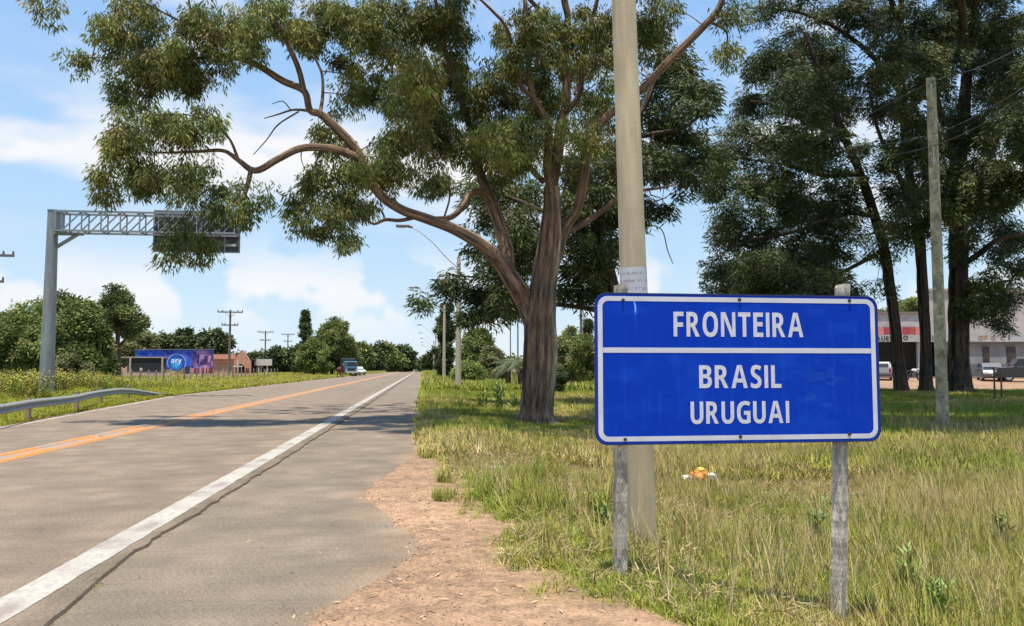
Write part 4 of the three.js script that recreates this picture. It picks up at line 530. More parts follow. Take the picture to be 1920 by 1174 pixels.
// feathery palms left of the trunk
for (const [px, base, top, d, l] of [[952, 716, 655, 56, 'drooping grey-green palm left of the forked trunk'], [976, 718, 650, 52, 'drooping grey-green palm touching the left side of the forked trunk']]) {
  const b = P(px, base, d), gy = groundY(b.x, b.z), h = P(px, top, d).y - gy; const t = thing('palm', l, 'palm', [b.x, gy, b.z]);
  part('trunk', tube([V(0, -0.2, 0), V(0.03, h * 0.3, 0), V(0, h * 0.5, 0)], [0.22, 0.19, 0.15], 9, 4, relief(px, 0.4)), barkDark, t);
  const fm = [[0.13, 0.165, 0.085], [0.16, 0.19, 0.10], [0.11, 0.14, 0.07]].map((c) => leafMat(c, 0.25, 0.7));
  for (let i = 0; i < 15; i++) { const a = i * 2.4 + rr(-0.2, 0.2), L = h * rr(0.5, 0.72), up = rr(0.5, 1.5); const g = fanGeo((add) => { const at = (s) => V(Math.cos(a) * L * s * 0.85, h * 0.48 + L * (up * s - 1.05 * s * s), Math.sin(a) * L * s * 0.85); for (let k = 1; k <= 22; k++) { const s = k / 22, p = at(s), q = at(s + 0.02).sub(p).normalize(), sd = q.clone().cross(V(0, 1, 0)).normalize(); for (const e of [-1, 1]) { const l2 = L * 0.22 * Math.sin(Math.PI * (0.12 + 0.8 * s)), tip = p.clone().addScaledVector(sd, e * l2 * 0.8).addScaledVector(q, l2 * 0.5).add(V(0, -l2 * 0.45, 0)); add([p, p.clone().addScaledVector(q, 0.06), tip], [[0, 1, 2]]); } } }); part('frond', g, fm[i % 3], t); }
}
console.log('trees done');
// ---------------------------------------------------------------- left buildings
const plaster = (r, g, b) => std([r, g, b], 0.9, { map: tex(256, 256, (u, v) => { const a = tf(u, v, 6, 5, 4), s = tf2(u, v, 24, 5, 3, 9), k = 0.86 + 0.16 * (a - 0.5) + 0.14 * (s - 0.5); return [k, k, k]; }) });
{
  const d = 138, A = P(252, 704, d), B = P(398, 704, d), L = B.clone().sub(A).setY(0).length(), turn = Math.atan2(-(B.z - A.z), B.x - A.x), h = P(320, 657, d).y;
  const m = thing('mural_wall', 'long wall painted with a blue mural of a glowing round emblem', 'wall', [A.x, 0, A.z], turn);
  part('wall', box(L, h + 0.2, 0.4, L / 2, h / 2 - 0.1, -0.22), plaster(0.32, 0.34, 0.45), m);
  const cv = document.createElement('canvas'); cv.width = 1024; cv.height = 330; const c = cv.getContext('2d');
  const r0 = mulberry(5), bg = c.createLinearGradient(0, 0, 1024, 0); bg.addColorStop(0, '#2a74a8'); bg.addColorStop(0.08, '#1c5ad8'); bg.addColorStop(0.3, '#2458dc'); bg.addColorStop(0.42, '#2a369c'); bg.addColorStop(0.55, '#3a5ed8'); bg.addColorStop(0.7, '#2c58dc'); bg.addColorStop(0.78, '#8a70b8'); bg.addColorStop(0.88, '#a888b8'); bg.addColorStop(1, '#5a3a90'); c.fillStyle = bg; c.fillRect(0, 0, 1024, 330);
  for (let i = 0; i < 160; i++) { c.fillStyle = ['rgba(60,100,220,.25)', 'rgba(30,30,110,.25)', 'rgba(120,140,230,.18)'][i % 3]; c.beginPath(); c.ellipse(r0() * 800, r0() * 260, 20 + r0() * 70, 6 + r0() * 24, r0() * 3, 0, 7); c.fill(); }
  c.fillStyle = '#8f8260'; c.beginPath(); c.moveTo(380, 330); c.lineTo(380, 250); c.bezierCurveTo(480, 270, 540, 210, 640, 195); c.lineTo(650, 330); c.fill(); c.fillStyle = '#c9b38a'; c.beginPath(); c.moveTo(390, 300); c.bezierCurveTo(500, 300, 540, 230, 640, 215); c.lineTo(640, 245); c.bezierCurveTo(560, 260, 500, 325, 400, 330); c.fill();
  c.fillStyle = '#23345c'; c.fillRect(640, 215, 130, 100); c.fillStyle = '#8b2238'; c.fillRect(770, 240, 254, 75); c.fillStyle = '#4a1a30'; c.fillRect(640, 300, 384, 30);
  for (let i = 0; i < 30; i++) { c.fillStyle = ['#7a4a80', '#c58aa0', '#3a3a78', '#d0a0b0', '#402860'][i % 5]; c.fillRect(740 + r0() * 270, 20 + r0() * 230, 14 + r0() * 30, 30 + r0() * 90); }
  c.strokeStyle = '#8fb0f0'; c.lineWidth = 12; c.beginPath(); c.arc(548, 165, 120, 2.6, 6.8); c.stroke(); const og = c.createRadialGradient(543, 190, 10, 543, 170, 112); og.addColorStop(0, '#58b8f0'); og.addColorStop(0.5, '#2a86d8'); og.addColorStop(1, '#1c3c98'); c.fillStyle = og; c.beginPath(); c.arc(548, 170, 108, 0, 7); c.fill();
  c.fillStyle = '#e8f2ff'; c.font = 'bold 92px sans-serif'; c.textAlign = 'center'; c.fillText('ary', 543, 165);
  const ct = new THREE.CanvasTexture(cv); ct.colorSpace = THREE.SRGBColorSpace;
  part('mural', new THREE.PlaneGeometry(L - 0.02, h - 0.05).translate(L / 2, h / 2, 0.0), std(0xffffff, 0.85, { map: ct }), m);
  part('roof_edge', box(L + 0.3, 0.12, 0.7, L / 2, h + 0.16, -0.2), plaster(0.25, 0.26, 0.4), m);
}
{
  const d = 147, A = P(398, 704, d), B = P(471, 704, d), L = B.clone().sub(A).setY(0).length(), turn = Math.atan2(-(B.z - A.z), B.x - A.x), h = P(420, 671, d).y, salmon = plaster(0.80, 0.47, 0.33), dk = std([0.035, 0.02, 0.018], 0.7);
  const s = thing('salmon_house', 'salmon pink house with arched porch and gabled end beside the mural', 'house', [A.x, 0, A.z], turn);
  part('wall', box(L * 0.56, h, 6, L * 0.28, h / 2 - 0.05, -3.05), salmon, s);
  const roof = part('roof', (() => { const g = new THREE.CylinderGeometry(0.001, 1, 1, 4, 1).rotateY(Math.PI / 4); return box(L * 0.6, 0.9, 6.4, L * 0.28, h + 0.2, -2.95); })(), std([0.72, 0.33, 0.22], 0.85), s);
  part('eave', box(L * 0.6, 0.16, 0.3, L * 0.28, h - 0.75, 0.1), std([0.46, 0.17, 0.10], 0.85), s);
  const gx0 = L * 0.56, gw = L * 0.44, S = new THREE.Shape([[0, 0], [gw, 0], [gw, h * 0.75], [gw * 0.5, h + 1.5], [0, h * 0.85]].map((v) => new THREE.Vector2(...v))); const ho = new THREE.Path(); ho.moveTo(gw * 0.08, 0.02); ho.lineTo(gw * 0.08, h * 0.35); ho.absarc(gw * 0.36, h * 0.35, gw * 0.28, Math.PI, 0, true); ho.lineTo(gw * 0.64, 0.02); S.holes.push(ho);
  part('gable', new THREE.ExtrudeGeometry(S, { depth: 0.3, bevelEnabled: false }).translate(gx0, 0, 0.0), plaster(0.80, 0.42, 0.27), s);
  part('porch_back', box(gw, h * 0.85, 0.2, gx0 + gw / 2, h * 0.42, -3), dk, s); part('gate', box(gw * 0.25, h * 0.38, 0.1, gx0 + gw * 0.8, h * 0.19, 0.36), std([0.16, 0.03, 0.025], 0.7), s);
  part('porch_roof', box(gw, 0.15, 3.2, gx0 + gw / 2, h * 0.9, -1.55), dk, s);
  part('cross_post', [box(0.22, h * 0.85, 0.12, gx0 + gw * 0.3, h * 0.42, 0.9)], std([0.7, 0.68, 0.65], 0.8), s); part('cross_bar', box(gw * 0.55, 0.2, 0.12, gx0 + gw * 0.3, h * 0.5, 0.77), std([0.7, 0.68, 0.65], 0.8), s);
}
{ // salmon wall stub left of the mural, billboard in front
  const d = 128, A = P(218, 706, d), m = thing('salmon_wall', 'broken salmon wall at the left end of the mural', 'wall', [A.x, 0, A.z], 0.1), S = new THREE.Shape([[0, -0.1], [4.6, -0.1], [4.6, 3.0], [3.4, 3.1], [3.2, 2.2], [2.0, 1.9], [1.2, 1.2], [0.4, 1.5]].map((v) => new THREE.Vector2(...v)));
  part('wall', new THREE.ExtrudeGeometry(S, { depth: 0.3, bevelEnabled: false }), plaster(0.80, 0.5, 0.37), m);
  const low = thing('low_wall', 'long low salmon wall running below the mural behind the fence', 'wall', [P(235, 706, 112).x, 0, P(235, 706, 112).z], 0.1); part('wall', box(17, 0.45, 0.25, 8.5, 0.2, 0), plaster(0.78, 0.5, 0.38), low);
  const b = P(238, 710, 100), e = P(305, 710, 100), L = e.clone().sub(b).setY(0).length(), top = P(270, 671, 100).y, bb = thing('billboard', 'blank black billboard on pale posts in front of the mural', 'billboard', [b.x, 0, b.z], 0.11);
  const wd = std([0.42, 0.36, 0.28], 0.9); for (const x of [0.35, L - 0.35]) part('post', box(0.22, top + 0.3, 0.22, x, top / 2 - 0.15, 0.16), wd, bb);
  part('panel', box(L, top - 0.75, 0.08, L / 2, (top + 0.75) / 2, 0), std([0.02, 0.021, 0.025], 0.7), bb); part('top_rail', box(L + 0.9, 0.14, 0.2, L / 2 - 0.3, top + 0.06, 0.05), wd, bb); part('bottom_rail', box(L, 0.12, 0.2, L / 2, 0.68, 0.05), wd, bb); part('sticker', new THREE.CircleGeometry(0.2, 10).translate(L * 0.36, top * 0.45, 0.05), std([0.55, 0.5, 0.48], 0.8), bb);
  const n = P(491, 700, 150), nb = thing('notice_board', 'small white notice board on two posts at the far left field', 'sign', [n.x, 0, n.z]); for (const x of [-0.6, 0.9]) part('post', box(0.18, 2.3, 0.14, x, 1.05, -0.1), std([0.6, 0.57, 0.5], 0.9), nb); part('panel', box(3.2, 1.2, 0.08, 0.2, 2.3, 0.02), std([0.62, 0.6, 0.55], 0.8), nb);
}
{ // wire fence along the left field
  const a = P(-40, 735, 46), e = P(520, 702, 112); const f = thing('wire_fence', 'wire fence of thin weathered wooden posts along the left field', 'fence', [a.x, 0, a.z]); const n = 40, pm = [std([0.30, 0.25, 0.19], 0.95), std([0.22, 0.18, 0.14], 0.95), std([0.42, 0.37, 0.3], 0.95)];
  for (let i = 0; i <= n; i++) { const x = mix(a.x, e.x, i / n), z = mix(a.z, e.z, i / n), h = rr(1.1, 1.45), w = rr(0.05, 0.09); const g = new THREE.CylinderGeometry(w * 0.8, w, h + 0.3, 6).rotateZ(rr(-0.05, 0.05)).translate(x - a.x, groundY(x, z) + h / 2 - 0.15, z - a.z); part('post', g, pm[i % 3], f); }
  for (const y of [0.4, 0.75, 1.05]) part('wire', bar([0, y, 0], [e.x - a.x, y, e.z - a.z], 0.006, 4), std([0.3, 0.29, 0.28], 0.6), f);
}
// ---------------------------------------------------------------- vehicles
const tyreM = std([0.02, 0.02, 0.021], 0.85), rimM = std([0.45, 0.46, 0.47], 0.35, { metalness: 0.6 }), glassM = new THREE.MeshPhysicalMaterial({ color: col(0.02, 0.025, 0.03), roughness: 0.08 });
function wheel(t, x, y, z, r, w) { const k = part('wheel', new THREE.TorusGeometry(r - w * 0.4, w * 0.45, 10, 20).rotateY(Math.PI / 2).scale(1.0, 1, 1).translate(x, y, z), tyreM, t); k.name = 'wheel'; part('rim', new THREE.CylinderGeometry(r * 0.64, r * 0.64, w * 0.7, 16).rotateZ(Math.PI / 2).translate(x, y, z), rimM, k); }
// a car, nose towards +z, standing on y = 0; profile is a list of [z, y]
function car(name, label, pos, turn, o) {
  const t = thing(name, label, 'car', pos, turn), paint = new THREE.MeshPhysicalMaterial({ color: col(...o.paint), roughness: 0.35, clearcoat: 0.7, clearcoatRoughness: 0.1, metalness: o.metal || 0 });
  const ex = (pts, w, bev) => { const g = new THREE.ExtrudeGeometry(new THREE.Shape(pts.map((p) => new THREE.Vector2(p[0], p[1]))), { depth: w - 2 * bev, bevelEnabled: true, bevelSize: bev, bevelThickness: bev, bevelSegments: 3 }); return g.translate(0, 0, -(w - 2 * bev) / 2).rotateY(-Math.PI / 2); };
  part('body', ex(o.body, o.w, 0.07), paint, t);
  const cab = part('cabin', ex(o.cabin, o.w - 0.22, 0.09), paint, t);
  const zc = o.cabin.map((p) => p[0]), yc = o.cabin.map((p) => p[1]), y0 = Math.min(...yc), y1 = Math.max(...yc), c = o.cabin;
  for (const s of [-1, 1]) { const sh2 = new THREE.Shape(c.map((p) => new THREE.Vector2(mix((Math.min(...zc) + Math.max(...zc)) / 2, p[0], 0.86), mix((y0 + y1) / 2 + 0.04, p[1], 0.74)))); part('side_window', new THREE.ExtrudeGeometry(sh2, { depth: 0.02, bevelEnabled: false }).rotateY(-Math.PI / 2).translate(s * (o.w / 2 - 0.105), 0, 0), glassM, cab); }
  const quad = (a, b, w) => { const n = new THREE.Vector3(0, b[0] - a[0], -(b[1] - a[1])).normalize(), L = Math.hypot(b[0] - a[0], b[1] - a[1]); const g = new THREE.BoxGeometry(w, L * 0.8, 0.02); g.rotateX(Math.atan2(b[0] - a[0], b[1] - a[1])); return g.translate(0, (a[1] + b[1]) / 2, (a[0] + b[0]) / 2); };
  part('windscreen', quad([c[1][0] + 0.09, c[1][1]], [c[2][0] + 0.09, c[2][1]], o.w - 0.42), glassM, cab); part('rear_window', quad([c[0][0] - 0.09, c[0][1]], [c[3][0] - 0.09, c[3][1]], o.w - 0.5), glassM, cab);
  const zf = Math.max(...o.body.map((p) => p[0])) + 0.07, zb = Math.min(...o.body.map((p) => p[0])) - 0.07;
  for (const s of [-1, 1]) { part('headlight', rbox(0.34, 0.16, 0.06, 0.025, s * (o.w / 2 - 0.26), o.lampY, zf - 0.01), std([0.7, 0.7, 0.7], 0.15), t); part('tail_light', rbox(0.16, 0.3, 0.06, 0.025, s * (o.w / 2 - 0.14), o.lampY + 0.12, zb + 0.01), std([0.25, 0.02, 0.02], 0.3), t); part('mirror', rbox(0.16, 0.12, 0.1, 0.03, s * (o.w / 2 + 0.06), y0 + 0.1, c[1][0] - 0.15), paint, cab); }
  part('front_bumper', rbox(o.w - 0.06, 0.22, 0.14, 0.05, 0, 0.4, zf - 0.02), std([0.06, 0.06, 0.065], 0.6), t); part('rear_bumper', rbox(o.w - 0.06, 0.2, 0.14, 0.05, 0, 0.42, zb + 0.02), std([0.06, 0.06, 0.065], 0.6), t); part('number_plate', box(0.4, 0.13, 0.02, 0, 0.45, zf + 0.06), std([0.5, 0.5, 0.5], 0.5), t);
  for (const z of o.axles) for (const s of [-1, 1]) wheel(t, s * (o.w / 2 - 0.1), o.r, z, o.r, 0.22);
  return t;
}
const hatch = { w: 1.7, r: 0.3, axles: [1.25, -1.2], lampY: 0.66, body: [[-1.85, 0.3], [1.85, 0.28], [1.9, 0.6], [1.75, 0.78], [0.9, 0.92], [-1.85, 0.95], [-1.92, 0.6]], cabin: [[-1.75, 0.92], [1.0, 0.9], [0.3, 1.38], [-1.4, 1.4]] };
const suv = { w: 1.85, r: 0.37, axles: [1.4, -1.35], lampY: 0.85, body: [[-2.2, 0.42], [2.15, 0.4], [2.2, 0.95], [2.05, 1.08], [1.0, 1.15], [-2.2, 1.15], [-2.25, 0.8]], cabin: [[-2.1, 1.12], [1.05, 1.12], [0.55, 1.78], [-1.95, 1.8]] };
const place = (px, d) => { const p = P(px, 706, d); return [p.x, groundY(p.x, p.z), p.z]; };
car('silver_car', 'silver hatchback parked nose out beside the black car', place(1858, 67), -0.5, { ...hatch, paint: [0.12, 0.125, 0.135], metal: 0.3 });
car('black_car', 'black high-roofed car parked beside the silver hatchback', place(1922, 65), -1.95, { ...suv, paint: [0.008, 0.008, 0.01] });
car('white_car', 'pale car parked at the shop front between the sign and the leaning trunk', place(1652, 68), 2.6, { ...hatch, paint: [0.25, 0.265, 0.29] });
{ const p = place(1712, 66), t = thing('motorcycle', 'dark motorcycle with pale tank parked at the shop behind the trunks', 'motorcycle', p, 0.2), bk = std([0.02, 0.02, 0.02], 0.5);
  for (const x of [-0.68, 0.68]) { const w = part('wheel', new THREE.TorusGeometry(0.26, 0.055, 8, 22).translate(x, 0.315, 0), tyreM, t); part('rim', new THREE.CylinderGeometry(0.2, 0.2, 0.03, 16, 1, true).rotateX(Math.PI / 2).translate(x, 0.315, 0), rimM, w); }
  part('engine', rbox(0.42, 0.34, 0.26, 0.06, 0.02, 0.45, 0), std([0.12, 0.12, 0.12], 0.4, { metalness: 0.6 }), t); part('tank', new THREE.SphereGeometry(0.25, 14, 10).scale(1.25, 0.62, 0.62).translate(0.16, 0.84, 0), std([0.5, 0.51, 0.53], 0.3), t); part('seat', rbox(0.62, 0.12, 0.26, 0.05, -0.38, 0.8, 0), bk, t);
  part('fork', [bar([0.68, 0.32, 0.09], [0.46, 1.0, 0.09], 0.025), bar([0.68, 0.32, -0.09], [0.46, 1.0, -0.09], 0.025)], rimM, t); part('handlebar', bar([0.42, 1.04, -0.36], [0.42, 1.04, 0.36], 0.02), bk, t); part('headlight', new THREE.SphereGeometry(0.1, 12, 8).translate(0.56, 0.92, 0), std([0.7, 0.7, 0.7], 0.2), t); part('frame', [bar([-0.68, 0.32, 0.1], [-0.2, 0.7, 0.1], 0.025), bar([-0.68, 0.32, 0.1], [0, 0.34, 0.1], 0.025), bar([0.44, 0.92, 0], [-0.4, 0.7, 0], 0.03)], bk, t); part('mudguard', rbox(0.4, 0.04, 0.14, 0.015, -0.75, 0.66, 0), std([0.4, 0.41, 0.42], 0.4), t); }
{ // blue lorry far down the left verge
  const p = P(655, 702, 126), t = thing('lorry', 'blue lorry with dark canopy standing off the left verge under the pale tree', 'lorry', [p.x, 0, p.z], 0.35), bl = std([0.10, 0.22, 0.34], 0.5), dk = std([0.02, 0.035, 0.035], 0.8);
  part('cab', rbox(1.9, 1.7, 1.3, 0.12, 0, 1.45, 0.6), bl, t); part('windscreen', box(1.6, 0.62, 0.03, 0, 1.9, 1.255), glassM, t); part('canopy', rbox(2.1, 1.7, 3.2, 0.12, 0, 1.95, -1.75), std([0.03, 0.06, 0.055], 0.85), t); part('grille', box(1.3, 0.4, 0.04, 0, 1.05, 1.26), dk, t); part('bumper', rbox(1.95, 0.25, 0.2, 0.05, 0, 0.6, 1.25), std([0.4, 0.4, 0.38], 0.6), t); part('chassis', box(0.9, 0.2, 4.4, 0, 0.62, -1), dk, t);
  for (const s of [-1, 1]) { part('headlight', new THREE.CylinderGeometry(0.1, 0.1, 0.05, 12).rotateX(Math.PI / 2).translate(s * 0.75, 0.95, 1.27), std([0.7, 0.7, 0.68], 0.2), t); for (const z of [0.6, -2.4]) wheel(t, s * 0.85, 0.42, z, 0.42, 0.26); }
}
{ // pale car by the lorry, and one far down the road
  const p = P(671, 700, 138); car('small_white_car', 'small white car parked behind the blue lorry', [p.x, 0, p.z], 0.4, { ...hatch, paint: [0.6, 0.58, 0.55] });
  const q = P(747, 694, 300); car('far_car', 'tiny pale car far away on the road near its vanishing point', [q.x, 0, q.z], 0, { ...hatch, paint: [0.6, 0.6, 0.6] });
}
// a continuous body from tapered bones
function bones(list, cell, lo, hi, blend) {
  const size = Math.max(hi[0] - lo[0], hi[1] - lo[1], hi[2] - lo[2]), n = Math.ceil(size / cell), mc = new MarchingCubes(n, new THREE.MeshBasicMaterial(), false, false, 60000); mc.isolation = 0;
  const ab = V(0, 0, 0), ap = V(0, 0, 0), c = [(lo[0] + hi[0]) / 2, (lo[1] + hi[1]) / 2, (lo[2] + hi[2]) / 2];
  for (let k = 0; k < n; k++) for (let j = 0; j < n; j++) for (let i = 0; i < n; i++) {
    const p = V(c[0] + (i / n - 0.5) * size, c[1] + (j / n - 0.5) * size, c[2] + (k / n - 0.5) * size); let s = 0;
    for (const [a, ra, b, rb] of list) { ab.set(b[0] - a[0], b[1] - a[1], b[2] - a[2]); ap.set(p.x - a[0], p.y - a[1], p.z - a[2]); const t = clamp(ap.dot(ab) / ab.lengthSq(), 0, 1), q = ap.addScaledVector(ab, -t).length() - mix(ra, rb, t); s += Math.exp(-q / blend); }
    mc.field[i + j * n + k * n * n] = Math.log(s + 1e-30) * blend;
  }
  mc.update(); const cnt = mc.count, g = new THREE.BufferGeometry(), pp = mc.positionArray.slice(0, cnt * 3), nn = mc.normalArray.slice(0, cnt * 3); for (let i = 0; i < cnt; i++) for (let a = 0; a < 3; a++) pp[i * 3 + a] = pp[i * 3 + a] * size / 2 + c[a];
  g.setAttribute('position', new THREE.BufferAttribute(pp, 3)); g.setAttribute('normal', new THREE.BufferAttribute(nn, 3)); return g;
}
{ // brown horse on the verge in front of the lorry, seen from the front quarter
  const p = P(638, 706, 112), h = thing('horse', 'brown horse standing on the left verge before the blue lorry', 'horse', [p.x, groundY(p.x, p.z), p.z], 0.45);
  const leg = (x, z, hind) => hind ? [[[x, 1.15, z], 0.2, [x * 1.05, 0.85, z + 0.08], 0.13], [[x * 1.05, 0.85, z + 0.08], 0.12, [x, 0.55, z - 0.12], 0.065], [[x, 0.55, z - 0.12], 0.06, [x, 0.12, z - 0.05], 0.045], [[x, 0.12, z - 0.05], 0.05, [x, 0.04, z + 0.02], 0.065]] : [[[x, 1.1, z], 0.17, [x, 0.78, z], 0.1], [[x, 0.78, z], 0.09, [x, 0.48, z + 0.02], 0.065], [[x, 0.48, z + 0.02], 0.06, [x, 0.12, z], 0.045], [[x, 0.12, z], 0.05, [x, 0.04, z + 0.04], 0.065]];
  const L = [[[0, 1.2, 0.55], 0.30, [0, 1.17, 0.1], 0.31], [[0, 1.17, 0.1], 0.31, [0, 1.22, -0.5], 0.28], [[0, 1.3, 0.6], 0.22, [0, 1.68, 0.95], 0.13], [[0, 1.68, 0.95], 0.12, [0, 1.82, 1.08], 0.11], [[0, 1.82, 1.05], 0.12, [0, 1.56, 1.4], 0.075], [[0.06, 1.9, 1.0], 0.035, [0.08, 2.02, 0.99], 0.012], [[-0.06, 1.9, 1.0], 0.035, [-0.08, 2.02, 0.99], 0.012], ...leg(0.17, 0.5), ...leg(-0.17, 0.55), ...leg(0.18, -0.5, 1), ...leg(-0.18, -0.55, 1)];
  part('body', bones(L, 0.042, [-0.5, 0, -1], [0.5, 2.1, 1.55], 0.03), std([0.10, 0.035, 0.022], 0.75), h);
  part('tail', tube([V(0, 1.35, -0.75), V(0, 1.2, -0.95), V(0, 0.8, -1.0), V(0, 0.45, -0.95)], [0.05, 0.07, 0.08, 0.03], 8, 4), std([0.02, 0.012, 0.01], 0.9), h); part('mane', tube([V(0, 1.95, 0.98), V(0, 1.82, 0.82), V(0, 1.62, 0.62), V(0, 1.5, 0.5)], [0.04, 0.06, 0.06, 0.03], 8, 4), std([0.02, 0.012, 0.01], 0.9), h);
}
// ---------------------------------------------------------------- right: shop building
{
  const d = 73, A = P(1590, 706, d), gy = groundY(A.x, A.z), m = d / F, px = (x) => (x - 1590) * m, yy = (y) => P(1700, y, d).y - gy, B = P(1900, 706, d), turn = Math.atan2(-(B.z - A.z), B.x - A.x);
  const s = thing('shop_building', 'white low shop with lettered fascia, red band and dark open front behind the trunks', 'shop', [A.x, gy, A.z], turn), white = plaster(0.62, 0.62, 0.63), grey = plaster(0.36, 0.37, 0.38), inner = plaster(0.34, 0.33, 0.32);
  const yF0 = yy(641), yF1 = yy(628), yR1 = yy(613), yW1 = yy(588), xe = px(1990), xo = px(1768);
  // walls: open shop front on the left, plain wall on the right
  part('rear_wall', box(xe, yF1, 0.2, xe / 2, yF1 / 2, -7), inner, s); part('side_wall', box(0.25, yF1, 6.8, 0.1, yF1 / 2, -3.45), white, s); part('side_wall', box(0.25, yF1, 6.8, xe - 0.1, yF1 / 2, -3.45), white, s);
  part('front_wall', box(xe - px(1808), yF0, 0.25, (xe + px(1808)) / 2, yF0 / 2, -0.6), grey, s); part('front_wall', box(0.3, yF0, 0.3, px(1727), yF0 / 2, -0.3), white, s); part('front_wall', box(0.35, yF0, 0.3, px(1690), yF0 / 2, -0.3), white, s); part('counter', box(px(1690), 1.4, 0.2, px(1640), 0.7, -2.5), plaster(0.4, 0.4, 0.42), s);
  part('door_wall', box(px(1808) - px(1765), yF0, 0.2, (px(1808) + px(1765)) / 2, yF0 / 2, -0.8), grey, s);
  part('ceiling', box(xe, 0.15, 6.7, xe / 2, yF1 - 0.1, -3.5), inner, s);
  const fas = part('fascia', box(xe, yF1 - yF0, 0.2, xe / 2, (yF0 + yF1) / 2, 0.1), white, s);
  const text = (str, x0, x1, y0, y1, mat) => { let x = 0; const ls = []; for (const ch of str) { if (ch === ' ') { x += 0.6; continue; } const shp = font.generateShapes(ch, 1), g = new THREE.ShapeGeometry(shp, 3); g.computeBoundingBox(); ls.push([shp, g.boundingBox.min.x, x]); x += g.boundingBox.max.x - g.boundingBox.min.x + 0.15; } const k = (px(x1) - px(x0)) / (x - 0.15), cap = capH; for (const [shp, mn, at] of ls) part('letter', new THREE.ExtrudeGeometry(shp, { depth: 0.02, bevelEnabled: false, curveSegments: 3 }).translate(-mn + at, 0, 0).scale(k, (y1 - y0) / cap, 1).translate(px(x0), y0, 0.202), mat, fas); };
  const lm = std([0.05, 0.045, 0.045], 0.7), om = std([0.42, 0.26, 0.14], 0.7), capH = CAP;
  text('AUES', 1643, 1674, yy(639), yy(630.5), lm); text('O', 1694, 1703, yy(637), yy(629), lm); text('UI', 1748, 1757, yy(637), yy(628.5), lm); text('OF', 1834, 1852, yy(637), yy(629), om); text('G C', 1858, 1885, yy(637), yy(629), om);
  const red = [std([0.42, 0.08, 0.08], 0.7), std([0.58, 0.22, 0.20], 0.7), std([0.36, 0.06, 0.07], 0.7)]; const nP = 12; for (let i = 0; i < nP; i++) { const x0 = mix(px(1600), px(1742), i / nP), x1 = mix(px(1600), px(1742), (i + 1) / nP); part('sign_board', box(x1 - x0 - 0.03, yR1 - yF1 - 0.02, 0.12, (x0 + x1) / 2, (yR1 + yF1) / 2 + 0.01, 0.05), red[(i * 7) % 3], s); }
  part('parapet', box(px(1744), yW1 - yR1, 0.25, px(1744) / 2, (yW1 + yR1) / 2, -0.3), white, s); part('coping', box(px(1746), 0.22, 0.5, px(1746) / 2, yW1 + 0.1, -0.3), plaster(0.3, 0.24, 0.19), s);
  part('roof', box(px(1744), 0.15, 6.4, px(1744) / 2, yR1 + 0.1, -3.7), plaster(0.3, 0.3, 0.3), s);
  const yT = yy(545); part('upper_wall', box(xe - px(1744), yT - yF1, 1.4, (xe + px(1744)) / 2, (yT + yF1) / 2 + 0.002, -0.95), plaster(0.66, 0.61, 0.58), s); part('cornice', box(xe - px(1744) + 0.3, 0.25, 1.7, (xe + px(1744)) / 2, yT + 0.12, -0.95), plaster(0.5, 0.46, 0.42), s);
  for (const [x0, x1] of [[1850, 1862], [1895, 1912]]) { const w = part('window', box(px(x1) - px(x0), 1.5, 0.06, (px(x0) + px(x1)) / 2, yF0 - 1.15, -0.44), std([0.05, 0.035, 0.03], 0.5), s); part('window_frame', [box(px(x1) - px(x0) + 0.16, 0.1, 0.1, (px(x0) + px(x1)) / 2, yF0 - 0.35, -0.43), box(px(x1) - px(x0) + 0.16, 0.1, 0.1, (px(x0) + px(x1)) / 2, yF0 - 1.95, -0.43)], plaster(0.3, 0.28, 0.27), w); }
  part('door', box(0.9, 2.2, 0.08, px(1787), 1.1, -0.64), std([0.12, 0.07, 0.05], 0.6), s);
  part('kerb', box(xe, 0.14, 1.2, xe / 2, 0.02, 0.9), plaster(0.32, 0.3, 0.27), s);
}
for (const [px0, base, top, d, l] of [[1866, 757, 688, 36, 'thin dark stake with a crosspiece standing before the black car'], [1879, 757, 690, 36.2, 'plain thin dark stake standing before the black car']]) { const b = P(px0, base, d), gy = groundY(b.x, b.z), h = P(px0, top, d).y - gy, t = thing('stake', l, 'stake', [b.x, gy, b.z]); part('shaft', cyl(0.035, 0.045, h + 0.2, 0, h / 2 - 0.1, 0, 7), std([0.10, 0.08, 0.06], 0.9), t); if (px0 < 1870) part('crosspiece', bbar([-0.05, h * 0.75, 0.05], [0.42, h * 0.78, 0.05], 0.05), std([0.10, 0.08, 0.06], 0.9), t); }
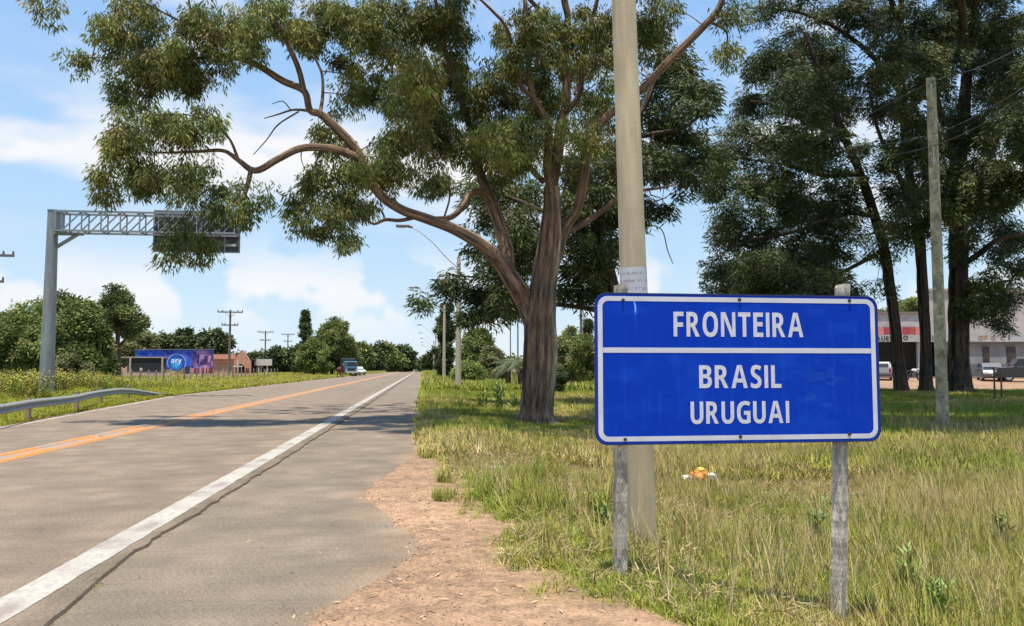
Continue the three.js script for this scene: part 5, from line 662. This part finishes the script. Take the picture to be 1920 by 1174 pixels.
{ // thin poles seen left and right of the forked trunk, white posts and a hut down the road
  const mk = (px0, top, base, d, r, l, m) => { const b = P(px0, base, d), gy = groundY(b.x, b.z), h = P(px0, top, d).y - gy, t = thing('slender_pole', l, 'pole', [b.x, gy, b.z]); part('shaft', cyl(r * 0.75, r, h + 0.3, 0, h / 2 - 0.15, 0, 9), m, t); part('top_cap', cyl(r * 0.95, r * 0.95, 0.12, 0, h + 0.04, 0, 9), m, t); };
  mk(1090, 572, 712, 70, 0.14, 'dark pole rising above the shrubs between trunk and blue sign', std([0.14, 0.12, 0.11], 0.9)); mk(957, 600, 712, 80, 0.07, 'thin dark pole behind the palms, the left one of two', woodPole); mk(971, 590, 712, 84, 0.09, 'thin dark pole behind the palms, close against the forked trunk', woodPole);
  mk(829, 651, 705, 100, 0.22, 'short white post at the foot of the cypress', poleConc);
  const q = P(806, 691, 230), hut = thing('roadside_hut', 'small pale hut far down the right roadside behind the light poles', 'hut', [q.x + 2, 0, q.z]); part('wall', box(4, 3, 4, 0, 1.45, 0), plaster(0.45, 0.45, 0.47), hut); part('roof', box(4.5, 0.25, 4.5, 0, 3.08, 0), plaster(0.2, 0.2, 0.22), hut); part('door', box(0.9, 2, 0.06, -0.6, 1.0, 2.02), std([0.1, 0.1, 0.12], 0.6), hut);
  [[800, 676, 250, 14], [812, 668, 210, 18], [786, 682, 420, 20], [770, 678, 420, 26]].forEach(([x, y, d, w], i) => freeTree('far_tree', ['small dark tree just left of the far pale hut', 'dark tree just right of the far pale hut', 'tiny hazy tree at the vanishing point of the road', 'hazy tree left of the vanishing point of the road'][i], x, 693, y, w, d, { n: 30, per: 9, low: 0.05, scale: 2.0, pal: DARK }));
}
{ // woods along the horizon, to both sides
  const crown = new Crown(broadSprigs, bushLeaf); const g = new THREE.Group(); g.name = 'distant_woods'; scene.add(g); tag(g, 'low dark line of distant woods along the flat horizon', 'woods', null, 'stuff');
  for (let i = 0; i < 5200; i++) { const side = rnd() < 0.5 ? -1 : 1, x = side > 0 ? rr(20, 420) : rr(-420, -45), z = -rr(330, 420), hh = 3 + 6 * fbm(x * 0.03, 3, 0, 3); const y = rr(0.2, hh); crown.add(V(x, y, z), rr(2, 3.6), pick(DARK), 0.7); }
  crown.build(g, 'foliage');
}
console.log('buildings done');
// ---------------------------------------------------------------- grass, weeds, litter
function tuft(n, len, wid, lean, spread, seed) {
  const r = mulberry(seed);
  return fanGeo((add) => { for (let i = 0; i < n; i++) { const a = r() * 6.283, b = V(Math.cos(a) * spread * Math.sqrt(r()), -0.01, Math.sin(a) * spread * Math.sqrt(r())), a2 = r() * 6.283, L = len * (0.45 + 0.75 * r()), k = lean * (0.3 + r()), dir = V(Math.cos(a2) * k, 1, Math.sin(a2) * k).normalize(), sd = V(-Math.sin(a2 + r()), 0, Math.cos(a2 + r())), w = wid * (0.7 + 0.6 * r()); const m = b.clone().addScaledVector(dir, L * 0.55), t = m.clone().addScaledVector(dir, L * 0.42).add(V(Math.cos(a2) * L * 0.3 * k, -L * 0.12 * k, Math.sin(a2) * L * 0.3 * k)); add([b.clone().addScaledVector(sd, w / 2), b.clone().addScaledVector(sd, -w / 2), m.clone().addScaledVector(sd, w * 0.42), m.clone().addScaledVector(sd, -w * 0.42), t], [[0, 1, 2], [1, 3, 2], [2, 3, 4]]); } });
}
const grassM = new THREE.MeshPhysicalMaterial({ color: 0xffffff, roughness: 0.8, side: THREE.DoubleSide, specularIntensity: 0.25 });
const shortT = [0, 1, 2].map((k) => tuft(16, 0.13, 0.006, 0.9, 0.07, 300 + k)), midT = [0, 1, 2].map((k) => tuft(16, 0.27, 0.007, 0.55, 0.08, 320 + k)), tallT = [0, 1].map((k) => tuft(9, 0.5, 0.006, 0.35, 0.07, 340 + k)), farT = [0, 1].map((k) => tuft(16, 0.3, 0.022, 0.6, 0.2, 360 + k)), wideT = [0, 1].map((k) => tuft(16, 0.45, 0.05, 0.6, 0.5, 380 + k));
const GC = [[0.22, 0.28, 0.04], [0.28, 0.32, 0.05], [0.18, 0.25, 0.045], [0.32, 0.34, 0.06]], YC = [[0.39, 0.35, 0.09], [0.43, 0.37, 0.11], [0.34, 0.33, 0.075]], SC = [[0.50, 0.39, 0.19], [0.44, 0.33, 0.16], [0.55, 0.45, 0.25]];
const grass = (label, sets, fn) => { const g = new THREE.Group(); g.name = numbered('grass'); scene.add(g); tag(g, label, 'grass', null, 'stuff'); const cr = sets.map((s) => new Crown(s, grassM)); fn(cr); cr.forEach((c) => c.build(g, 'blades')); };
const gcol = (x, z, dry = 0) => { const n = fbm(x * 0.55, z * 0.55, 51, 3) + (fbm(x * 0.22, z * 0.22, 91, 2) - 0.48) * 0.75 + dry + rr(-0.16, 0.16); return pick(n < 0.53 ? GC : n < 0.68 ? (rnd() < 0.6 ? YC : GC) : rnd() < 0.5 ? SC : YC); };
grass('rough grass and dry stalks of the right verge round the sign posts', [shortT, midT, tallT], ([S, M, T]) => {
  for (let i = 0; i < 150000; i++) {
    const d = 2.6 + 13.4 * Math.sqrt(rnd()), x = rr(-0.3, 0.84 * d + 2.4), z = -d, s = x - gx(d), n = fbm(x * 1.6, z * 1.6, 21, 4), e = s + (n - 0.5) * 1.3; if (e < -0.05 || rnd() > sstep(-0.05, 0.75, e) + 0.03) continue;
    const y = groundY(x, z), p = V(x, y, z), lush = sstep(0.35, 0.65, fbm(x * 0.5, z * 0.5, 61, 3)), far = sstep(1.2, 3, s), q = rnd();
    if (q < 0.09) S.add(p.setY(y + 0.03), rr(0.8, 1.5), pick(SC).multiplyScalar(rr(0.6, 1)), 1.4); else if (q < 0.58 - 0.15 * far) S.add(p, rr(0.6, 1.25), gcol(x, z, -0.02), 0.2); else if (q < 0.93) M.add(p, rr(0.4, 0.85) * mix(0.55, 1.0, lush) * mix(0.55, 1, far), gcol(x, z), 0.2); else if (rnd() < 0.15 + 0.5 * far * lush) T.add(p, rr(0.5, 1.1) * mix(0.6, 1, lush), rnd() < 0.6 ? pick(SC) : pick(YC), 0.15);
  }
});
grass('longer green tussocks where the verge meets the sandy strip', [midT, tallT], ([M, T]) => {
  for (const [px, py, n, r, k] of [[960, 960, 60, 0.35, 1.25], [1010, 985, 50, 0.3, 1.2], [985, 920, 50, 0.35, 1.2], [830, 960, 14, 0.1, 0.9], [835, 925, 12, 0.1, 0.9], [825, 830, 26, 0.25, 1], [1120, 975, 30, 0.12, 1.5], [1350, 1120, 60, 0.5, 0.5], [1170, 1090, 40, 0.16, 0.6], [1010, 860, 60, 0.5, 1.2], [920, 860, 60, 0.5, 1.1], [1060, 900, 50, 0.4, 1.2], [1700, 1080, 60, 0.4, 1.2], [1650, 960, 50, 0.4, 1.4], [1460, 960, 40, 0.4, 1.4]]) { const c = G(px, py, -0.15); for (let i = 0; i < n; i++) { const x = c.x + rr(-r, r), z = c.z + rr(-r, r); (rnd() < 0.85 ? M : T).add(V(x, groundY(x, z), z), rr(0.6, 1.1) * k, rnd() < 0.75 ? pick(GC) : pick(YC), 0.25); } }
});
grass('mixed green and straw grass of the right field under the trees', [farT, tallT], ([M, T]) => {
  for (let i = 0; i < 95000; i++) { const d = 13 + 37 * rnd() ** 0.9, x = rr(-0.3, 0.84 * d + 4), z = -d, s = x - gx(d), n = fbm(x * 1.6, z * 1.6, 21, 4); if (s + (n - 0.5) * 0.9 < 0 || depthOf(x, z) > 52 && x > 13) continue; const lush = fbm(x * 0.3, z * 0.3, 61, 3), y = groundY(x, z); if (Math.hypot(x - 3.1, z + 21.8) < 0.8) continue; (rnd() < 0.93 ? M : T).add(V(x, y, z), rr(0.4, 0.85) * mix(0.55, 1.25, sstep(0.35, 0.65, lush)), gcol(x, z, -0.03), 0.2); }
});
grass('distant meadow grass beyond the right-hand trees', [wideT], ([M]) => { for (let i = 0; i < 26000; i++) { const d = 48 + 160 * rnd() ** 1.4, x = rr(0.2, 0.45 * d + 4), z = -d; if (x > 13 && depthOf(x, z) > 50) continue; M.add(V(x, groundY(x, z), z), rr(0.6, 1.0) * (1 + d / 220), gcol(x, z, -0.02), 0.2); } });
const YW = [[0.40, 0.38, 0.055], [0.46, 0.41, 0.06], [0.33, 0.35, 0.055]];
grass('cut yellow-green grass of the left verge along the road', [farT, wideT], ([M, Wd]) => {
  for (let i = 0; i < 60000; i++) { const d = 12 + 50 * rnd(), x = lx(d) - 0.02 - 26 * rnd() ** 1.6, z = -d, s = lx(d) - x; if (s < 0.25 && rnd() < 0.5) continue; M.add(V(x, groundY(x, z), z), rr(0.5, 0.95) * mix(0.6, 1.2, sstep(0.3, 4, s)), rnd() < 0.5 ? pick(YW) : pick(GC), 0.2); }
  for (let i = 0; i < 30000; i++) { const d = 55 + 190 * rnd() ** 1.3, x = lx(d) - 0.1 - 60 * rnd() ** 1.5, z = -d; Wd.add(V(x, groundY(x, z), z), rr(0.35, 0.65) * (1 + d / 300), rnd() < 0.5 ? pick(YW) : rnd() < 0.7 ? pick(GC) : pick(SC), 0.2); }
});
{ // flowering weeds behind the guard rail
  const weedG = [0, 1].map((k) => { const r = mulberry(500 + k); return fanGeo((add) => { for (let s = 0; s < 5; s++) { const b = V((r() - 0.5) * 0.3, 0, (r() - 0.5) * 0.3), h = 0.8 + 0.5 * r(), lean = V((r() - 0.5) * 0.3, h, (r() - 0.5) * 0.3); add([b, b.clone().add(V(0.015, 0, 0)), b.clone().add(lean)], [[0, 1, 2]]); for (let i = 0; i < 14; i++) { const t = 0.15 + 0.85 * r(), p = b.clone().addScaledVector(lean, t), a = r() * 6.283, L = 0.09 + 0.1 * (1 - t), q = V(Math.cos(a) * L, L * 0.5, Math.sin(a) * L), w = V(-Math.sin(a) * 0.025, 0, Math.cos(a) * 0.025); add([p, p.clone().addScaledVector(q, 0.5).add(w), p.clone().addScaledVector(q, 0.5).sub(w), p.clone().add(q)], [[0, 2, 1], [1, 2, 3]]); } } }); });
  const g = new THREE.Group(); g.name = 'flowering_weeds'; scene.add(g); tag(g, 'tall yellow flowering weeds behind the guard rail and gantry column', 'weeds', null, 'stuff'); const c = new Crown(weedG, grassM);
  for (let i = 0; i < 5200; i++) { const px = rr(-90, 330), d = rr(32, 58), p = P(px, 720, d); if (lx(-p.z) - p.x < 3.2) continue; const n = fbm(p.x * 0.4, p.z * 0.4, 71, 3); if (n < 0.5) continue; c.add(V(p.x, groundY(p.x, p.z), p.z), rr(0.4, 1.2) * mix(0.9, 0.5, sstep(150, 300, px)), rnd() < 0.6 ? pick([[0.40, 0.36, 0.06], [0.34, 0.33, 0.07], [0.3, 0.27, 0.1]]) : pick(GC), 0.15); }
  c.build(g, 'stems');
}
{ // single broad-leaved weeds that stand out of the grass
  const weed = (px, py, dY, n, h, l) => { const c0 = G(px, py, dY), x = c0.x, z = c0.z, y = groundY(x, z), t = thing('weed', l, 'weed', [x, y, z]); const lm = pick([[0.17, 0.25, 0.06], [0.2, 0.28, 0.07]]), stem = [], r = mulberry(Math.floor(px + py)); const leaves = fanGeo((add) => { for (let i = 0; i < n; i++) { const a = r() * 6.283, o = V(Math.cos(a) * 0.12 * r() * h * 2, -0.02, Math.sin(a) * 0.12 * r() * h * 2), H = h * (0.6 + 0.5 * r()), tip = o.clone().add(V((r() - 0.5) * 0.2 * h, H, (r() - 0.5) * 0.2 * h)); stem.push(bar(o.toArray(), tip.toArray(), 0.003 + 0.003 * h, 5)); for (let k = 0; k < 10; k++) { const s = 0.1 + 0.88 * r(), p = o.clone().lerp(tip, s), a2 = r() * 6.283, L = h * (0.34 - 0.18 * s), q = V(Math.cos(a2) * L, L * 0.9, Math.sin(a2) * L), w = V(-Math.sin(a2), 0.2, Math.cos(a2)).multiplyScalar(L * 0.16); add([p, p.clone().addScaledVector(q, 0.5).add(w), p.clone().addScaledVector(q, 0.5).sub(w), p.clone().add(q)], [[0, 2, 1], [1, 2, 3]]); } } });
    const lf = part('leaves', leaves, new THREE.MeshPhysicalMaterial({ color: lm, roughness: 0.7, side: THREE.DoubleSide }), t); lf.userData.kind = 'stuff'; const sm = part('stems', stem, std([0.14, 0.2, 0.06], 0.8), t); sm.userData.kind = 'stuff'; };
  weed(935, 770, 0, 7, 0.9, 'clump of dark thistle stems left of the forked trunk'); weed(905, 765, 0, 4, 0.75, 'thinner thistle stems standing left of the larger thistle clump'); weed(962, 765, 0, 5, 0.7, 'short thistle clump close against the forked trunk');
  weed(1885, 990, -0.4, 4, 0.45, 'dark leafy weed standing alone in the straw grass beyond the right sign post'); weed(1760, 1115, -0.4, 7, 0.4, 'dense green weed patch in the grass right of the right sign post'); weed(1700, 1060, -0.4, 5, 0.45, 'upright green weed behind the dense weed patch'); weed(1120, 995, -0.1, 3, 0.4, 'slender green weed stems just left of the left sign post'); weed(1540, 985, -0.4, 3, 0.5, 'tall thin weed between the sign posts near the right one'); 
}
{ // litter and fallen things
  const c = G(1310, 893, -0.35), y = groundY(c.x, c.z), t = thing('litter_bag', 'crumpled orange and white plastic bag lying in the grass behind the sign', 'litter', [c.x, y + 0.12, c.z]);
  const crump = (r, sx, sy, seed) => { let g = new THREE.IcosahedronGeometry(r, 3); g = mergeVertices(g.deleteAttribute('normal').deleteAttribute('uv')); const p = g.attributes.position; for (let i = 0; i < p.count; i++) { const k = 0.55 + 0.9 * fbm(p.getX(i) * 14 + seed, p.getY(i) * 14, p.getZ(i) * 14, 3); p.setXYZ(i, p.getX(i) * k * sx, p.getY(i) * k * sy, p.getZ(i) * k); } const q = g.toNonIndexed(); q.computeVertexNormals(); return q; };
  part('orange_film', crump(0.14, 1.1, 0.8, 3).translate(0.01, 0.02, 0.02), std([0.75, 0.26, 0.04], 0.45), t); part('white_film', crump(0.1, 1.5, 0.6, 9).translate(-0.16, -0.02, 0), std([0.75, 0.73, 0.68], 0.5), t); part('white_film', crump(0.1, 1.2, 0.8, 19).translate(0.17, 0.0, 0.02), std([0.72, 0.71, 0.68], 0.5), t); part('yellow_film', crump(0.07, 1.2, 0.9, 29).translate(0.03, 0.12, 0.04), std([0.75, 0.5, 0.1], 0.5), t);
  const w = G(928, 888, -0.05), wy = groundY(w.x, w.z); const sc = sh(new THREE.Mesh(crump(0.09, 1.6, 0.35, 41).translate(0, 0.05, 0), std([0.75, 0.74, 0.72], 0.6))); sc.name = 'paper_scrap'; sc.position.set(w.x, wy, w.z); scene.add(sc); tag(sc, 'small crumpled white paper scrap in the short grass by the sandy strip', 'litter');
  // fallen eucalyptus leaves and bark strips, pebbles
  const leafG = fanGeo((add) => add([V(-0.06, 0, 0), V(0, 0.008, 0.011), V(0, 0.008, -0.011), V(0.06, 0.002, 0)], [[0, 1, 2], [1, 3, 2]])), peb = new THREE.IcosahedronGeometry(0.01, 1), lg = new THREE.Group(); lg.name = 'fallen_leaves'; scene.add(lg); tag(lg, 'dry fallen leaves scattered over the sandy strip and shoulder', 'leaf litter', null, 'stuff');
  const cl = new Crown([leafG], grassM); for (let i = 0; i < 1500; i++) { const d = 3 + 17 * rnd() ** 1.2, onRoad = rnd() < 0.05, x = onRoad ? rr(-2, bx(d)) : bx(d) + rr(-0.1, 2.6) , z = -d; const y = onRoad ? -0.026 : Math.max(groundY(x, z), -0.034) + 0.008; cl.add(V(x, y, z), rr(0.25, 0.75), pick([[0.42, 0.27, 0.15], [0.45, 0.33, 0.2], [0.25, 0.15, 0.09], [0.3, 0.2, 0.12], [0.5, 0.38, 0.25]]), 0.25); } cl.build(lg, 'leaves');
  const pg = new THREE.Group(); pg.name = 'gravel'; scene.add(pg); tag(pg, 'loose gravel grains lying on the sandy strip', 'gravel', null, 'stuff'); const cp = new Crown([peb], std(0xffffff, 0.95)); for (let i = 0; i < 3200; i++) { const d = 2.8 + 15 * rnd() ** 1.3, x = bx(d) + rr(-0.12, 2.0) * rnd() + rr(-0.1, 0.2), z = -d; if (x > gx(d) + 0.3) continue; cp.add(V(x, Math.max(groundY(x, z), -0.034) + 0.002, z), rnd() < 0.96 ? rr(0.25, 0.7) : rr(0.8, 1.6), pick([[0.34, 0.23, 0.16], [0.44, 0.31, 0.22], [0.22, 0.15, 0.11], [0.4, 0.3, 0.22]]), 3); } cp.build(pg, 'grains');
  // weeds in the joint of the road edge
  const jg = new THREE.Group(); jg.name = numbered('grass'); scene.add(jg); tag(jg, 'tiny grass tufts growing in the crack along the white edge line', 'grass', null, 'stuff'); const cj = new Crown(shortT, grassM); for (const [d, n] of [[5.05, 10], [5.7, 12], [5.8, 8], [4.5, 5], [7.6, 4]]) for (let i = 0; i < n; i++) cj.add(V(ragged(d) + rr(0, 0.04), -0.045, -d + rr(-0.12, 0.12)), rr(0.25, 0.5), pick(YC.concat(GC)), 0.4); cj.build(jg, 'blades');
}
console.log('all done');
renderer.render(scene, camera);
